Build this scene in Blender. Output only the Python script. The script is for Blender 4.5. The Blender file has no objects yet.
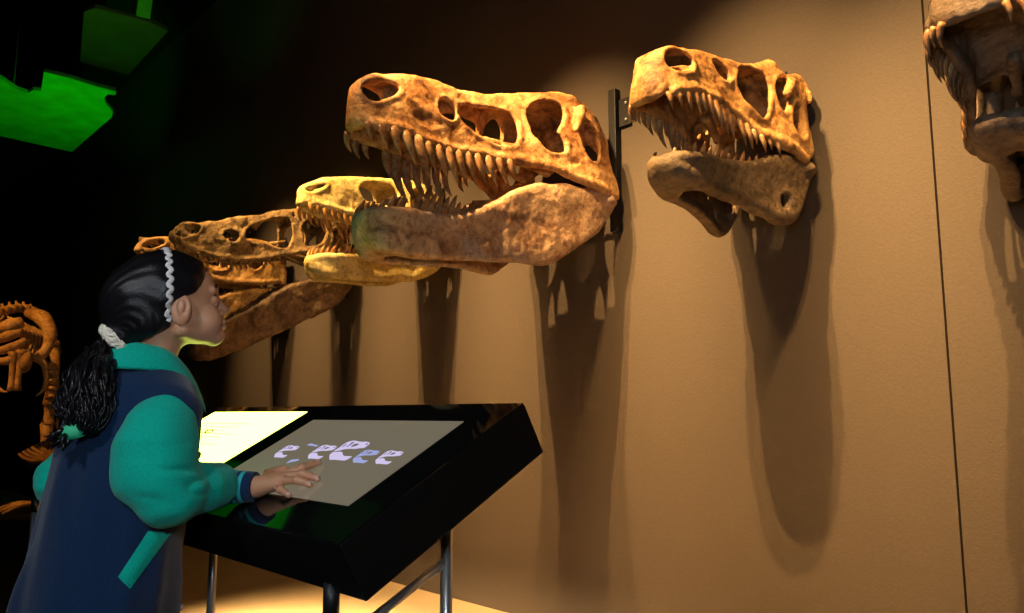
import bpy, math, random
import numpy as np
import openvdb
from mathutils import Vector, Matrix
from mathutils.bvhtree import BVHTree

SC = bpy.context.scene
COL = SC.collection
random.seed(7)
PI = math.pi
WALL = 2.64          # the skull wall is the plane y = WALL, floor z = 0

# ------------------------------------------------------------------ camera
CH, CP, CA, CF = 0.92, math.radians(7.7), math.radians(47.2), 800.0
cam_d = bpy.data.cameras.new('camera')
cam_d.sensor_width = 36.0
cam_d.lens = CF / 1024 * 36.0
cam_d.clip_start = .02
cam = bpy.data.objects.new('camera', cam_d)
COL.objects.link(cam)
cam.location = (0, 0, CH)
cam.rotation_euler = (PI / 2 + CP, 0, CA)
SC.camera = cam


def ray(px, py):
    x = px - 512; y = 306.5 - py
    up = y * math.cos(CP) + CF * math.sin(CP)
    fw = CF * math.cos(CP) - y * math.sin(CP)
    return Vector((x * math.cos(CA) - fw * math.sin(CA), x * math.sin(CA) + fw * math.cos(CA), up))


def at(px, py, f):
    """real-world point seen in that direction at the horizontal distance f"""
    r = ray(px, py)
    fw = -r.x * math.sin(CA) + r.y * math.cos(CA)
    return r * (f / fw) + Vector((0, 0, CH))


# ------------------------------------------------------------------ materials
def new_mat(name):
    m = bpy.data.materials.new(name); m.use_nodes = True
    nt = m.node_tree
    return m, nt, nt.nodes['Principled BSDF']


def mat_plain(name, col, rough=.5, metal=0, bump=0, scale=60, spec=.5, var=0.0, coat=0, sheen=0):
    m, nt, b = new_mat(name)
    b.inputs['Roughness'].default_value = rough
    b.inputs['Metallic'].default_value = metal
    b.inputs['Specular IOR Level'].default_value = spec
    b.inputs['Coat Weight'].default_value = coat
    b.inputs['Sheen Weight'].default_value = sheen
    tc = nt.nodes.new('ShaderNodeTexCoord')
    n = nt.nodes.new('ShaderNodeTexNoise'); n.inputs['Scale'].default_value = scale
    n.inputs['Detail'].default_value = 4
    nt.links.new(tc.outputs['Object'], n.inputs['Vector'])
    r = nt.nodes.new('ShaderNodeValToRGB')
    c = Vector(col)
    lo = [max(0, v * (1 - var)) for v in c]; hi = [min(1, v * (1 + var)) for v in c]
    r.color_ramp.elements[0].position = .3; r.color_ramp.elements[1].position = .7
    r.color_ramp.elements[0].color = (*lo, 1); r.color_ramp.elements[1].color = (*hi, 1)
    nt.links.new(n.outputs['Fac'], r.inputs['Fac'])
    nt.links.new(r.outputs['Color'], b.inputs['Base Color'])
    if bump:
        bp = nt.nodes.new('ShaderNodeBump'); bp.inputs['Strength'].default_value = bump
        bp.inputs['Distance'].default_value = .004
        nt.links.new(n.outputs['Fac'], bp.inputs['Height'])
        nt.links.new(bp.outputs['Normal'], b.inputs['Normal'])
    return m


def mat_bone(name, dark, mid, light, grey=None, bump=.5, rough=.55, scale=1.0, bias=0.0):
    """weathered fossil cast: large stains, fine pitting"""
    m, nt, b = new_mat(name)
    N, Lk = nt.nodes, nt.links
    tc = N.new('ShaderNodeTexCoord')
    n1 = N.new('ShaderNodeTexNoise'); n1.inputs['Scale'].default_value = 9 * scale
    n1.inputs['Detail'].default_value = 8; n1.inputs['Roughness'].default_value = .68
    n1.inputs['Distortion'].default_value = .6
    n2 = N.new('ShaderNodeTexNoise'); n2.inputs['Scale'].default_value = 48 * scale
    n2.inputs['Detail'].default_value = 5; n2.inputs['Roughness'].default_value = .7
    v = N.new('ShaderNodeTexVoronoi'); v.inputs['Scale'].default_value = 70 * scale
    for n in (n1, n2, v): Lk.new(tc.outputs['Object'], n.inputs['Vector'])
    r = N.new('ShaderNodeValToRGB'); cr = r.color_ramp
    cr.elements[0].position = .34 + bias; cr.elements[0].color = (*dark, 1)
    cr.elements[1].position = .66 + bias; cr.elements[1].color = (*light, 1)
    e = cr.elements.new(.47 + bias); e.color = (*mid, 1)
    Lk.new(n1.outputs['Fac'], r.inputs['Fac'])
    last = r.outputs['Color']
    if grey:
        n3 = N.new('ShaderNodeTexNoise'); n3.inputs['Scale'].default_value = 3.5 * scale
        n3.inputs['Detail'].default_value = 3
        Lk.new(tc.outputs['Object'], n3.inputs['Vector'])
        rr = N.new('ShaderNodeValToRGB'); rr.color_ramp.elements[0].position = .48
        rr.color_ramp.elements[1].position = .6
        Lk.new(n3.outputs['Fac'], rr.inputs['Fac'])
        mx = N.new('ShaderNodeMix'); mx.data_type = 'RGBA'
        Lk.new(rr.outputs['Color'], mx.inputs['Factor'])
        Lk.new(last, mx.inputs['A']); mx.inputs['B'].default_value = (*grey, 1)
        last = mx.outputs['Result']
    # pits
    r2 = N.new('ShaderNodeValToRGB'); r2.color_ramp.elements[0].position = .33
    r2.color_ramp.elements[1].position = .5
    r2.color_ramp.elements[0].color = (.35, .28, .22, 1)
    Lk.new(n2.outputs['Fac'], r2.inputs['Fac'])
    mm = N.new('ShaderNodeMix'); mm.data_type = 'RGBA'; mm.blend_type = 'MULTIPLY'
    mm.inputs['Factor'].default_value = .8
    Lk.new(last, mm.inputs['A']); Lk.new(r2.outputs['Color'], mm.inputs['B'])
    Lk.new(mm.outputs['Result'], b.inputs['Base Color'])
    b.inputs['Roughness'].default_value = rough
    b.inputs['Specular IOR Level'].default_value = .35
    add = N.new('ShaderNodeMath'); add.operation = 'MULTIPLY_ADD'
    Lk.new(n2.outputs['Fac'], add.inputs[0]); add.inputs[1].default_value = 1.0
    Lk.new(n1.outputs['Fac'], add.inputs[2])
    bp = N.new('ShaderNodeBump'); bp.inputs['Strength'].default_value = bump
    bp.inputs['Distance'].default_value = .012
    Lk.new(add.outputs['Value'], bp.inputs['Height'])
    Lk.new(bp.outputs['Normal'], b.inputs['Normal'])
    return m


def mat_emit(name, col, strength, rough=.15, base=None):
    m, nt, b = new_mat(name)
    b.inputs['Base Color'].default_value = (*(base or (0, 0, 0)), 1)
    b.inputs['Emission Color'].default_value = (*col, 1)
    b.inputs['Emission Strength'].default_value = strength
    b.inputs['Roughness'].default_value = rough
    return m


# ------------------------------------------------------------------ objects
def setp(o, label=None, cat=None, group=None, kind=None):
    if label: o['label'] = label
    if cat: o['category'] = cat
    if group: o['group'] = group
    if kind: o['kind'] = kind
    return o


def empty(name, loc, label, cat, group=None):
    o = bpy.data.objects.new(name, None); COL.objects.link(o)
    o.empty_display_size = .1
    o.location = loc
    return setp(o, label, cat, group)


def mesh_obj(name, verts, faces, mat, parent=None, smooth=True):
    """verts are WORLD coordinates; stored relative to the parent thing"""
    me = bpy.data.meshes.new(name)
    off = Vector((0, 0, 0))
    if parent is not None:
        off = Vector(parent.location)
        if parent.parent is not None: off = off + Vector(parent.parent.location)
    V = np.asarray(verts, dtype=np.float64) - np.array(off)
    me.from_pydata(V.tolist(), [], [list(map(int, f)) for f in faces] if not isinstance(faces, list) else faces)
    me.validate(); me.update()
    if smooth:
        me.polygons.foreach_set('use_smooth', [True] * len(me.polygons))
    mats = mat if isinstance(mat, (list, tuple)) else [mat]
    for m in mats: me.materials.append(m)
    o = bpy.data.objects.new(name, me); COL.objects.link(o)
    if parent is not None: o.parent = parent
    return o


class MB:
    """collects simple shapes into one mesh"""
    def __init__(s): s.v = []; s.f = []; s.mi = []

    def add(s, V, F, mi=0):
        b = len(s.v); s.v += [tuple(v) for v in V]; s.f += [[b + i for i in f] for f in F]
        s.mi += [mi] * len(F)
        return s

    def box(s, lo, hi, M=None, bev=0.0):
        (x0, y0, z0), (x1, y1, z1) = lo, hi
        if bev <= 0:
            V = [(x, y, z) for x in (x0, x1) for y in (y0, y1) for z in (z0, z1)]
            F = [(0, 1, 3, 2), (4, 6, 7, 5), (0, 4, 5, 1), (2, 3, 7, 6), (0, 2, 6, 4), (1, 5, 7, 3)]
        else:
            import bmesh
            bm = bmesh.new(); bmesh.ops.create_cube(bm, size=1)
            for v in bm.verts:
                v.co = Vector((x0 + (v.co.x + .5) * (x1 - x0), y0 + (v.co.y + .5) * (y1 - y0), z0 + (v.co.z + .5) * (z1 - z0)))
            bmesh.ops.bevel(bm, geom=bm.edges[:], offset=bev, segments=2, affect='EDGES', profile=.6)
            bm.verts.index_update()
            V = [v.co.copy() for v in bm.verts]; F = [[v.index for v in f.verts] for f in bm.faces]; bm.free()
        if M is not None: V = [M @ Vector(v) for v in V]
        return s.add(V, F)

    def tube(s, pts, rad, n=10, flat=None, caps=True, mi=0):
        pts = [Vector(p) for p in pts]
        if not isinstance(rad, (list, tuple)): rad = [rad] * len(pts)
        V = []; F = []
        t0 = (pts[1] - pts[0]).normalized()
        up = Vector((0, 0, 1)) if abs(t0.z) < .9 else Vector((1, 0, 0))
        if flat is not None: up = Vector(flat)
        for i, p in enumerate(pts):
            t = (pts[min(i + 1, len(pts) - 1)] - pts[max(i - 1, 0)]).normalized()
            a = up - t * up.dot(t); a.normalize(); b = t.cross(a)
            up = a
            r = rad[i]
            ra, rb = (r if isinstance(r, (tuple, list)) else (r, r))
            for k in range(n):
                w = 2 * PI * k / n
                V.append(p + a * (math.cos(w) * ra) + b * (math.sin(w) * rb))
        for i in range(len(pts) - 1):
            for k in range(n):
                k2 = (k + 1) % n
                F.append((i * n + k, i * n + k2, (i + 1) * n + k2, (i + 1) * n + k))
        if caps:
            F.append(tuple(reversed(range(n)))); F.append(tuple(range((len(pts) - 1) * n, len(pts) * n)))
        return s.add(V, F, mi)

    def ball(s, c, r, n=12, m=8):
        rx, ry, rz = r if isinstance(r, (tuple, list)) else (r, r, r)
        V = [(c[0], c[1], c[2] + rz)]; F = []
        for j in range(1, m):
            a = PI * j / m
            for k in range(n):
                w = 2 * PI * k / n
                V.append((c[0] + rx * math.sin(a) * math.cos(w), c[1] + ry * math.sin(a) * math.sin(w), c[2] + rz * math.cos(a)))
        V.append((c[0], c[1], c[2] - rz))
        for k in range(n):
            F.append((0, 1 + k, 1 + (k + 1) % n))
            F.append((len(V) - 1, 1 + (m - 2) * n + (k + 1) % n, 1 + (m - 2) * n + k))
        for j in range(m - 2):
            for k in range(n):
                a = 1 + j * n + k; b = 1 + j * n + (k + 1) % n
                F.append((a, a + n, b + n, b))
        return s.add(V, F)

    def build(s, name, mat, parent=None, smooth=True):
        o = mesh_obj(name, s.v, s.f, mat, parent, smooth)
        if any(s.mi) and len(s.mi) == len(o.data.polygons):
            o.data.polygons.foreach_set('material_index', s.mi)
        return o


def catmull(pts, n=6):
    P = [Vector(p) for p in pts]; P = [P[0] * 2 - P[1]] + P + [P[-1] * 2 - P[-2]]
    out = []
    for i in range(1, len(P) - 2):
        for k in range(n):
            t = k / n
            out.append(.5 * ((2 * P[i]) + (P[i + 1] - P[i - 1]) * t + (2 * P[i - 1] - 5 * P[i] + 4 * P[i + 1] - P[i + 2]) * t * t
                             + (3 * P[i] - P[i - 1] - 3 * P[i + 1] + P[i + 2]) * t ** 3))
    out.append(P[-2])
    return out


# ------------------------------------------------------------------ distance-field modelling
def sstep(x): x = np.clip(x, 0, 1); return x * x * (3 - 2 * x)


def chaikin(P, it=2):
    P = np.array(P, float)
    for _ in range(it):
        Q = np.roll(P, -1, 0)
        P = np.stack([.75 * P + .25 * Q, .25 * P + .75 * Q], 1).reshape(-1, 2)
    return P


def polysdf(P, X, Y):
    d = np.full(X.shape, 1e9); inside = np.zeros(X.shape, bool)
    n = len(P)
    for i in range(n):
        a = P[i]; b = P[(i + 1) % n]
        e = b - a; L = e @ e + 1e-12
        wx = X - a[0]; wy = Y - a[1]
        t = np.clip((wx * e[0] + wy * e[1]) / L, 0, 1)
        d = np.minimum(d, (wx - e[0] * t) ** 2 + (wy - e[1] * t) ** 2)
        c = (a[1] > Y) != (b[1] > Y)
        if abs(e[1]) > 1e-12:
            inside ^= c & (X < e[0] * (Y - a[1]) / e[1] + a[0])
    d = np.sqrt(d)
    return np.where(inside, -d, d)


def smin(a, b, k):
    h = np.clip(.5 + .5 * (b - a) / k, 0, 1)
    return b * (1 - h) + a * h - k * h * (1 - h)


def smax(a, b, k): return -smin(-a, -b, k)


def vnoise(shape, h, cell, seed):
    rs = np.random.RandomState(seed)
    cells = cell if isinstance(cell, tuple) else (cell,) * 3
    dims = [int(s * h / c) + 3 for s, c in zip(shape, cells)]
    g = rs.rand(*dims).astype(np.float32) * 2 - 1
    for ax in range(3):
        p = np.arange(shape[ax]) * h / cells[ax]
        i = p.astype(int); f = sstep(p - i).astype(np.float32)
        sh = [1, 1, 1]; sh[ax] = -1; f = f.reshape(sh)
        g = np.take(g, i, ax) * (1 - f) + np.take(g, i + 1, ax) * f
    return g


class Field:
    """signed distance field on a grid, smooth unions of capsules and ellipsoids"""
    def __init__(s, lo, hi, h):
        s.lo = np.array(lo, float); s.h = h
        s.n = [int(math.ceil((b - a) / h)) + 1 for a, b in zip(lo, hi)]
        s.ax = [s.lo[i] + h * np.arange(s.n[i]) for i in range(3)]
        s.d = np.full(s.n, .5, np.float32)

    def win(s, lo, hi):
        sl = []
        for i in range(3):
            a = int(max(0, math.floor((lo[i] - s.lo[i]) / s.h))); b = int(min(s.n[i], math.ceil((hi[i] - s.lo[i]) / s.h) + 1))
            sl.append(slice(a, max(a, b)))
        X = s.ax[0][sl[0]][:, None, None]; Y = s.ax[1][sl[1]][None, :, None]; Z = s.ax[2][sl[2]][None, None, :]
        return tuple(sl), X, Y, Z

    def comb(s, sl, dd, k, sub=False):
        if sub: s.d[sl] = smax(s.d[sl], -dd, k)
        else: s.d[sl] = smin(s.d[sl], dd, k)

    def cap(s, a, b, ra, rb=None, k=.01, sub=False):
        rb = ra if rb is None else rb
        a = np.array(a, float); b = np.array(b, float); m = max(ra, rb) + 3 * k + 3 * s.h
        sl, X, Y, Z = s.win(np.minimum(a, b) - m, np.maximum(a, b) + m)
        e = b - a; L = e @ e + 1e-12
        t = np.clip(((X - a[0]) * e[0] + (Y - a[1]) * e[1] + (Z - a[2]) * e[2]) / L, 0, 1)
        dd = np.sqrt((X - a[0] - e[0] * t) ** 2 + (Y - a[1] - e[1] * t) ** 2 + (Z - a[2] - e[2] * t) ** 2) - (ra + (rb - ra) * t)
        s.comb(sl, dd, k, sub)

    def path(s, pts, rr, k=.01):
        for i in range(len(pts) - 1): s.cap(pts[i], pts[i + 1], rr[i], rr[i + 1], k)

    def ell(s, c, r, R=None, k=.01, sub=False):
        r = np.array(r, float); m = max(r) + 3 * k + 3 * s.h
        sl, X, Y, Z = s.win(np.array(c) - m, np.array(c) + m)
        x, y, z = X - c[0], Y - c[1], Z - c[2]
        if R is not None:      # rows of R = local axes
            x, y, z = (R[0][0] * x + R[0][1] * y + R[0][2] * z, R[1][0] * x + R[1][1] * y + R[1][2] * z, R[2][0] * x + R[2][1] * y + R[2][2] * z)
        k0 = np.sqrt((x / r[0]) ** 2 + (y / r[1]) ** 2 + (z / r[2]) ** 2)
        k1 = np.sqrt((x / r[0] ** 2) ** 2 + (y / r[1] ** 2) ** 2 + (z / r[2] ** 2) ** 2) + 1e-9
        s.comb(sl, k0 * (k0 - 1) / k1, k, sub)

    def grids(s):
        return s.ax[0][:, None, None], s.ax[1][None, :, None], s.ax[2][None, None, :]

    def mesh(s):
        g = openvdb.FloatGrid(background=float(s.h * 3))
        A = np.clip(s.d, -3 * s.h, 3 * s.h).astype(np.float32)
        # close the field at its border
        for ax in range(3):
            for e in (0, -1):
                ix = [slice(None)] * 3; ix[ax] = e
                A[tuple(ix)] = np.maximum(A[tuple(ix)], s.h)
        g.copyFromArray(A)
        P, T, Q = g.convertToPolygons(isovalue=0.0, adaptivity=0.0)
        V = P * s.h + s.lo
        a, b, c = V[Q[:, 0]], V[Q[:, 1]], V[Q[:, 2]]
        vol = float(np.einsum('ij,ij->', a, np.cross(b, c)))
        if vol < 0: Q = Q[:, ::-1]; T = T[:, ::-1]
        return V, Q.tolist() + T.tolist()


# ------------------------------------------------------------------ skulls
def interp_edge(P, S, Z, top):
    """top or bottom edge height of polygon P at each s"""
    out = []
    zz = np.linspace(Z[0], Z[-1], 500)
    d = polysdf(P, *np.meshgrid(S, zz, indexing='ij'))
    for i in range(len(S)):
        w = np.where(d[i] < 0)[0]
        out.append(np.nan if len(w) == 0 else (zz[w[-1]] if top else zz[w[0]]))
    out = np.array(out); ok = ~np.isnan(out)
    out = np.interp(S, S[ok], out[ok])
    return out


def tooth_mesh(base, d, back, L, r, out):
    """recurved tapering tooth"""
    mb = MB(); pts = []; rad = []
    n = 7
    for i in range(n):
        t = i / (n - 1)
        pts.append(base + d * (L * t) + back * (L * .36 * t * t) + out * (L * .10 * math.sin(PI * t)))
        q = r * (1 - t ** 1.7) ** .8 + .0006
        rad.append((q * 1.15, q * .8))
    mb.tube(pts, rad, n=8, flat=back)
    return mb


def make_skull(name, label, u0, L, cran, holes, jaw, jholes, w0, w1, mats, h=.006, fossae=(),
               upper=None, lower=None, seed=1, tap=.4, bars=(), zoff=0, jw=(None, None), group='dinosaur skulls mounted along the wall',
               jaw_rot=0, palate=True, rough_amp=1.0, rim=.008, grow=.005, cs=1.0, js=1.0, tipin=.045):
    cran = [(a * cs, b) for a, b in cran]; holes = [[(a * cs, b) for a, b in p] for p in holes]; L = L * cs
    jaw = [(a * js, b) for a, b in jaw]; jholes = [[(a * js, b) for a, b in p] for p in jholes]
    cran = chaikin(np.array(cran) + [0, zoff]); holes = [chaikin(np.array(p) + [0, zoff]) for p in holes]
    jaw = np.array(jaw) + [0, zoff]; jholes = [np.array(p) + [0, zoff] for p in jholes]
    if jaw_rot:
        piv = np.array([.1, jaw[:, 1].max()])
        c, s_ = math.cos(jaw_rot), math.sin(jaw_rot); R = np.array([[c, -s_], [s_, c]])
        jaw = (jaw - piv) @ R.T + piv; jholes = [(q - piv) @ R.T + piv for q in jholes]
    jaw = chaikin(jaw); jholes = [chaikin(q) for q in jholes]
    zh = float(jaw[:, 1].max())
    root = empty(name, (u0, WALL, zh), label, 'skull', group)

    def W0(s, a=w0, b=w1):
        s = np.asarray(s, float)
        w = b + (a - b) * sstep((s - .15) / (L * .62 - .15))
        e = np.clip((s - (L - .22)) / .225, 0, 1)
        return w * np.clip(1 - e ** 2.6, 0, 1) ** (1 / 2.2)
    w0j, w1j = jw[0] or w0 * .92, jw[1] or w1 * .9

    def finish(Fd, nm, mat, seed):
        amp = rough_amp
        sh = Fd.d.shape
        Fd.d += vnoise(sh, h, .06, seed) * .0045 * amp + vnoise(sh, h, .022, seed + 1) * .0017 * amp + vnoise(sh, h, .011, seed + 5) * .0010 * amp
        Fd.d = np.maximum(Fd.d, (.010 - Fd.ax[0])[:, None, None]).astype(np.float32)
        V, F = Fd.mesh()
        W = np.stack([u0 + V[:, 1], WALL - V[:, 0], V[:, 2]], 1)
        return mesh_obj(nm, W, F, mat, root)

    # ---- cranium
    wm = w1 + .06
    F = Field((.002, -wm, cran[:, 1].min() - .04), (L + .03, wm, cran[:, 1].max() + .04), h)
    S, Y, Z = F.ax
    S2, Z2 = np.meshgrid(S, Z, indexing='ij')
    zt = interp_edge(cran, S, Z, True); zb = interp_edge(cran, S, Z, False)
    t = np.clip((Z2 - zb[:, None]) / (zt - zb + 1e-3)[:, None], 0, 1)
    taper = tap * (.55 + .45 * sstep((S - .3) / .3))[:, None]
    W = W0(S)[:, None] * (1 - taper * t ** 1.6)
    d_out = polysdf(cran, S2, Z2)
    th = .014 + .008 * (w1 / .25)
    aY = np.abs(Y)[None, :, None]
    W3 = W[:, None, :]; D3 = d_out[:, None, :]
    solid = smax(np.broadcast_to(D3, F.d.shape).astype(np.float32), (aY - W3), .03)
    inner = np.maximum(np.maximum(aY - (W3 - th), (Z2 - (zt[:, None] - th * 1.5))[:, None, :]), (S2 - (L - th * 2.2))[:, None, :])
    inner = np.maximum(inner, (.03 - S2)[:, None, :])
    d = smax(solid, -inner, .012)
    for hp in holes:
        dh = polysdf(hp, S2, Z2)[:, None, :] - grow
        d = smax(d, -np.maximum(dh, .03 - aY), .008)
        rm_ = np.sqrt((dh - .003) ** 2 + (aY - W3 + .005) ** 2) - rim
        d = smin(d, np.maximum(rm_, D3 - .002), .012)
    # alveolar margin of the maxilla and jugal: thick rounded edge
    lowedge = np.sqrt((Z2 - zb[:, None] - .016)[:, None, :] ** 2 + (aY - W0(S)[:, None, None] + .010) ** 2) - .015
    sel = ((S2 > .12) & (S2 < L - .05))[:, None, :]
    d = smin(d, np.where(sel, lowedge, .5), .018)
    if palate:
        pz = zb + .045 + .02 * np.cos((S - L * .5) * 2)
        pal = np.maximum(np.abs((Z2 - pz[:, None])[:, None, :] - .035 * (1 - np.clip(aY / .16, 0, 1) ** 2)) - .008, aY - W3 + .01)
        pal = np.maximum(pal, np.maximum(L * .42 - S2, S2 - L + .03)[:, None, :])
        d = smin(d, pal, .012)
        # transverse ridges of the palate
    F.d = d.astype(np.float32)
    # braincase, quadrates, pterygoids
    zq = float(jaw[jaw[:, 0] < .25][:, 1].max())
    zT = float(np.interp(.12, S, zt))
    F.ell((.13, 0, zT - .10), (.09, w1 * .42, .09), k=.02)
    F.cap((.05, 0, zT - .16), (.16, 0, zT - .12), .03, .03, .02)
    for sg in (-1, 1):
        F.path([(.14, sg * w1 * .62, zT - .10), (.09, sg * w1 * .78, (zT + zq) / 2), (.085, sg * w1 * .86, zq + .035)], [.026, .02, .028], .012)
        F.path([(.13, sg * .05, zT - .17), (.28, sg * .07, zq + .09), (L * .5, sg * .035, float(np.interp(L * .5, S, zb)) + .07)], [.02, .014, .016], .01)
        for (pa, pb, ra, rb) in bars:
            F.cap((pa[0], sg * pa[1], pa[2] + zoff), (pb[0], sg * pb[1], pb[2] + zoff), ra, rb, .015)
        for (c, r) in fossae:
            F.ell((c[0], sg * (float(W0(c[0])) * c[2] + r[1] * .72), c[1] + zoff), r, k=.012, sub=True)
    finish(F, 'cranium', mats[0], seed)

    # ---- lower jaw
    wm = w1j + .05
    lo = jaw.min(0); hi = jaw.max(0)
    F = Field((max(.002, lo[0] - .03), -wm, lo[1] - .04), (hi[0] + .03, wm, hi[1] + .04), h)
    S, Y, Z = F.ax
    S2, Z2 = np.meshgrid(S, Z, indexing='ij')
    Lj = hi[0]
    ztj = interp_edge(jaw, S, Z, True); zbj = interp_edge(jaw, S, Z, False)

    def Wj(s):
        s = np.asarray(s, float)
        w = w1j + (w0j - w1j) * sstep((s - .1) / (Lj * .6))
        e = np.clip((s - (Lj - .17)) / .172, 0, 1)
        return w * np.clip(1 - e ** 2.2, 0, 1) ** .55
    tj = np.clip((Z2 - zbj[:, None]) / (ztj - zbj + 1e-3)[:, None], 0, 1)
    Wc = Wj(S)[:, None] * (1 - .12 * (1 - tj) ** 1.5) + .012 * np.sin(PI * tj) - .008
    thj = (.016 + .005 * sstep((S - .2) / .5))[:, None] + .006 * np.cos(PI * 2 * tj)
    dj = polysdf(jaw, S2, Z2)
    aY = np.abs(Y)[None, :, None]
    fill = (.13 * sstep((S - (Lj - .17)) / .11))[:, None, None]
    shell = np.maximum(aY - Wc[:, None, :] - thj[:, None, :], Wc[:, None, :] - thj[:, None, :] - fill - aY)
    d = smax(np.broadcast_to(dj[:, None, :], F.d.shape).astype(np.float32), shell, .016)
    # rounded upper and lower borders
    ed = np.sqrt((dj + .012)[:, None, :] ** 2 + (aY - Wc[:, None, :]) ** 2) - .017
    d = smin(d, np.maximum(ed, dj[:, None, :] - .004), .014)
    for hp in jholes:
        dh = polysdf(hp, S2, Z2)[:, None, :]
        d = smax(d, -dh, .01)
        d = smin(d, np.sqrt((dh - .003) ** 2 + (aY - Wc[:, None, :]) ** 2) - .010, .01)
    F.d = d.astype(np.float32)
    sb = .16
    zc = float(np.interp(sb, S, (ztj + zbj) / 2)); hh = float(np.interp(sb, S, ztj - zbj))
    for sg in (-1, 1):
        F.ell((.32, sg * (float(Wj(.32)) + .040), float(np.interp(.32, S, zbj * .45 + ztj * .55))), (.09, .03, hh * .28 + .02), k=.02, sub=True)
        F.ell((.10, sg * float(Wj(.1)), float(np.interp(.1, S, ztj)) - .03), (.035, .035, .025), k=.015)
    finish(F, 'lower_jaw', mats[1], seed + 20)

    # ---- teeth
    def curve(Wf, sa, sb_, n):
        s = np.linspace(sb_, sa, 400); w = Wf(s)
        a = np.concatenate([[0], np.cumsum(np.hypot(np.diff(s), np.diff(w)))])
        q = np.linspace(0, a[-1], n)
        return np.interp(q, a, s), np.interp(q, a, w)

    rs = random.Random(seed)

    def teeth(spec, Wf, zfun, sgn):
        n, s_end, Ls, r, lift, inset = spec
        sm = L - tipin if sgn < 0 else Lj - .028
        ss, ww = curve(Wf, s_end, sm, n)
        for side in (-1, 1):
            for i in range(n):
                if rs.random() < .07: continue
                f = i / (n - 1)
                ln = float(np.interp(f, np.linspace(0, 1, len(Ls)), Ls)) * rs.uniform(.62, 1.14)
                s_ = ss[i]; y = max(ww[i] - inset, .012) * side
                b = Vector((u0 + y, WALL - s_, zfun(s_) + lift * -sgn))
                dv = Vector((.08 * side, -.10 if f < .2 else .02, sgn)).normalized()
                k = ln / max(Ls)
                o = tooth_mesh(b, dv, Vector((0, 1, 0)), ln + lift, r * (.55 + .45 * k), Vector((side, 0, 0))).build('tooth', mats[2], root)
    Sc = np.linspace(.02, L - .01, 300)
    zbc = interp_edge(cran, Sc, np.linspace(cran[:, 1].min() - .02, cran[:, 1].max() + .02, 50), False)
    if upper: teeth(upper, lambda s: W0(s), lambda s: float(np.interp(s, Sc, zbc)), -1)
    if lower: teeth(lower, Wj, lambda s: float(np.interp(s, S, ztj)), 1)

    # ---- steel mount on the wall
    mb = MB()
    mb.box((u0 - .02, WALL - .012, zh - .11), (u0 + .02, WALL, zT + .10))
    mb.box((u0 - .06, WALL - .018, zT - .02), (u0 + .06, WALL - .008, zT + .06))
    mb.tube([(u0, WALL - .01, zT - .12), (u0, WALL - .14, zT - .10)], .014, 12)
    mb.tube([(u0, WALL - .01, zh - .06), (u0, WALL - .10, zh - .05)], .012, 12)
    mb.tube([(u0 - w1j * .85, WALL - .10, zh - .05), (u0 + w1j * .85, WALL - .10, zh - .05)], .010, 12)
    mb.build('wall_bracket', M_STEELDARK, root, smooth=False)
    return root


M_STEELDARK = mat_plain('black_steel', (.02, .02, .022), .45, .6)
# bones
BONE_A = mat_bone('tan_bone', (.09, .03, .01), (.48, .22, .07), (.82, .50, .22))
BONE_AJ = mat_bone('pinkish_bone', (.18, .08, .04), (.54, .32, .17), (.86, .58, .33), grey=(.44, .36, .31))
BONE_B = mat_bone('amber_bone', (.09, .035, .012), (.42, .20, .06), (.72, .42, .15))
BONE_BJ = mat_bone('dark_brown_bone', (.07, .05, .03), (.15, .10, .055), (.25, .17, .095))
BONE_C = mat_bone('umber_bone', (.05, .035, .022), (.16, .11, .07), (.30, .22, .15))
BONE_D = mat_bone('yellow_bone', (.50, .35, .09), (.80, .61, .20), (.92, .78, .34), bump=.4)
BONE_E = mat_bone('rough_brown_bone', (.09, .055, .02), (.34, .21, .075), (.58, .39, .15), bump=1.0, scale=1.5)
BONE_EJ = mat_bone('dark_smooth_bone', (.05, .03, .018), (.15, .09, .045), (.26, .17, .09), bump=.4)
BONE_F = mat_bone('orange_bone', (.25, .12, .03), (.55, .30, .08), (.75, .46, .15))
BONE_G = mat_bone('ochre_bone', (.28, .14, .04), (.58, .33, .10), (.8, .52, .2), scale=.8)
TOOTH_A = mat_bone('brown_tooth', (.13, .055, .02), (.32, .16, .065), (.54, .33, .15), scale=1.6, rough=.4, bump=.2)
TOOTH_D = mat_bone('orange_tooth', (.30, .12, .02), (.55, .26, .06), (.72, .42, .14), scale=1.6, rough=.35, bump=.2)

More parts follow.
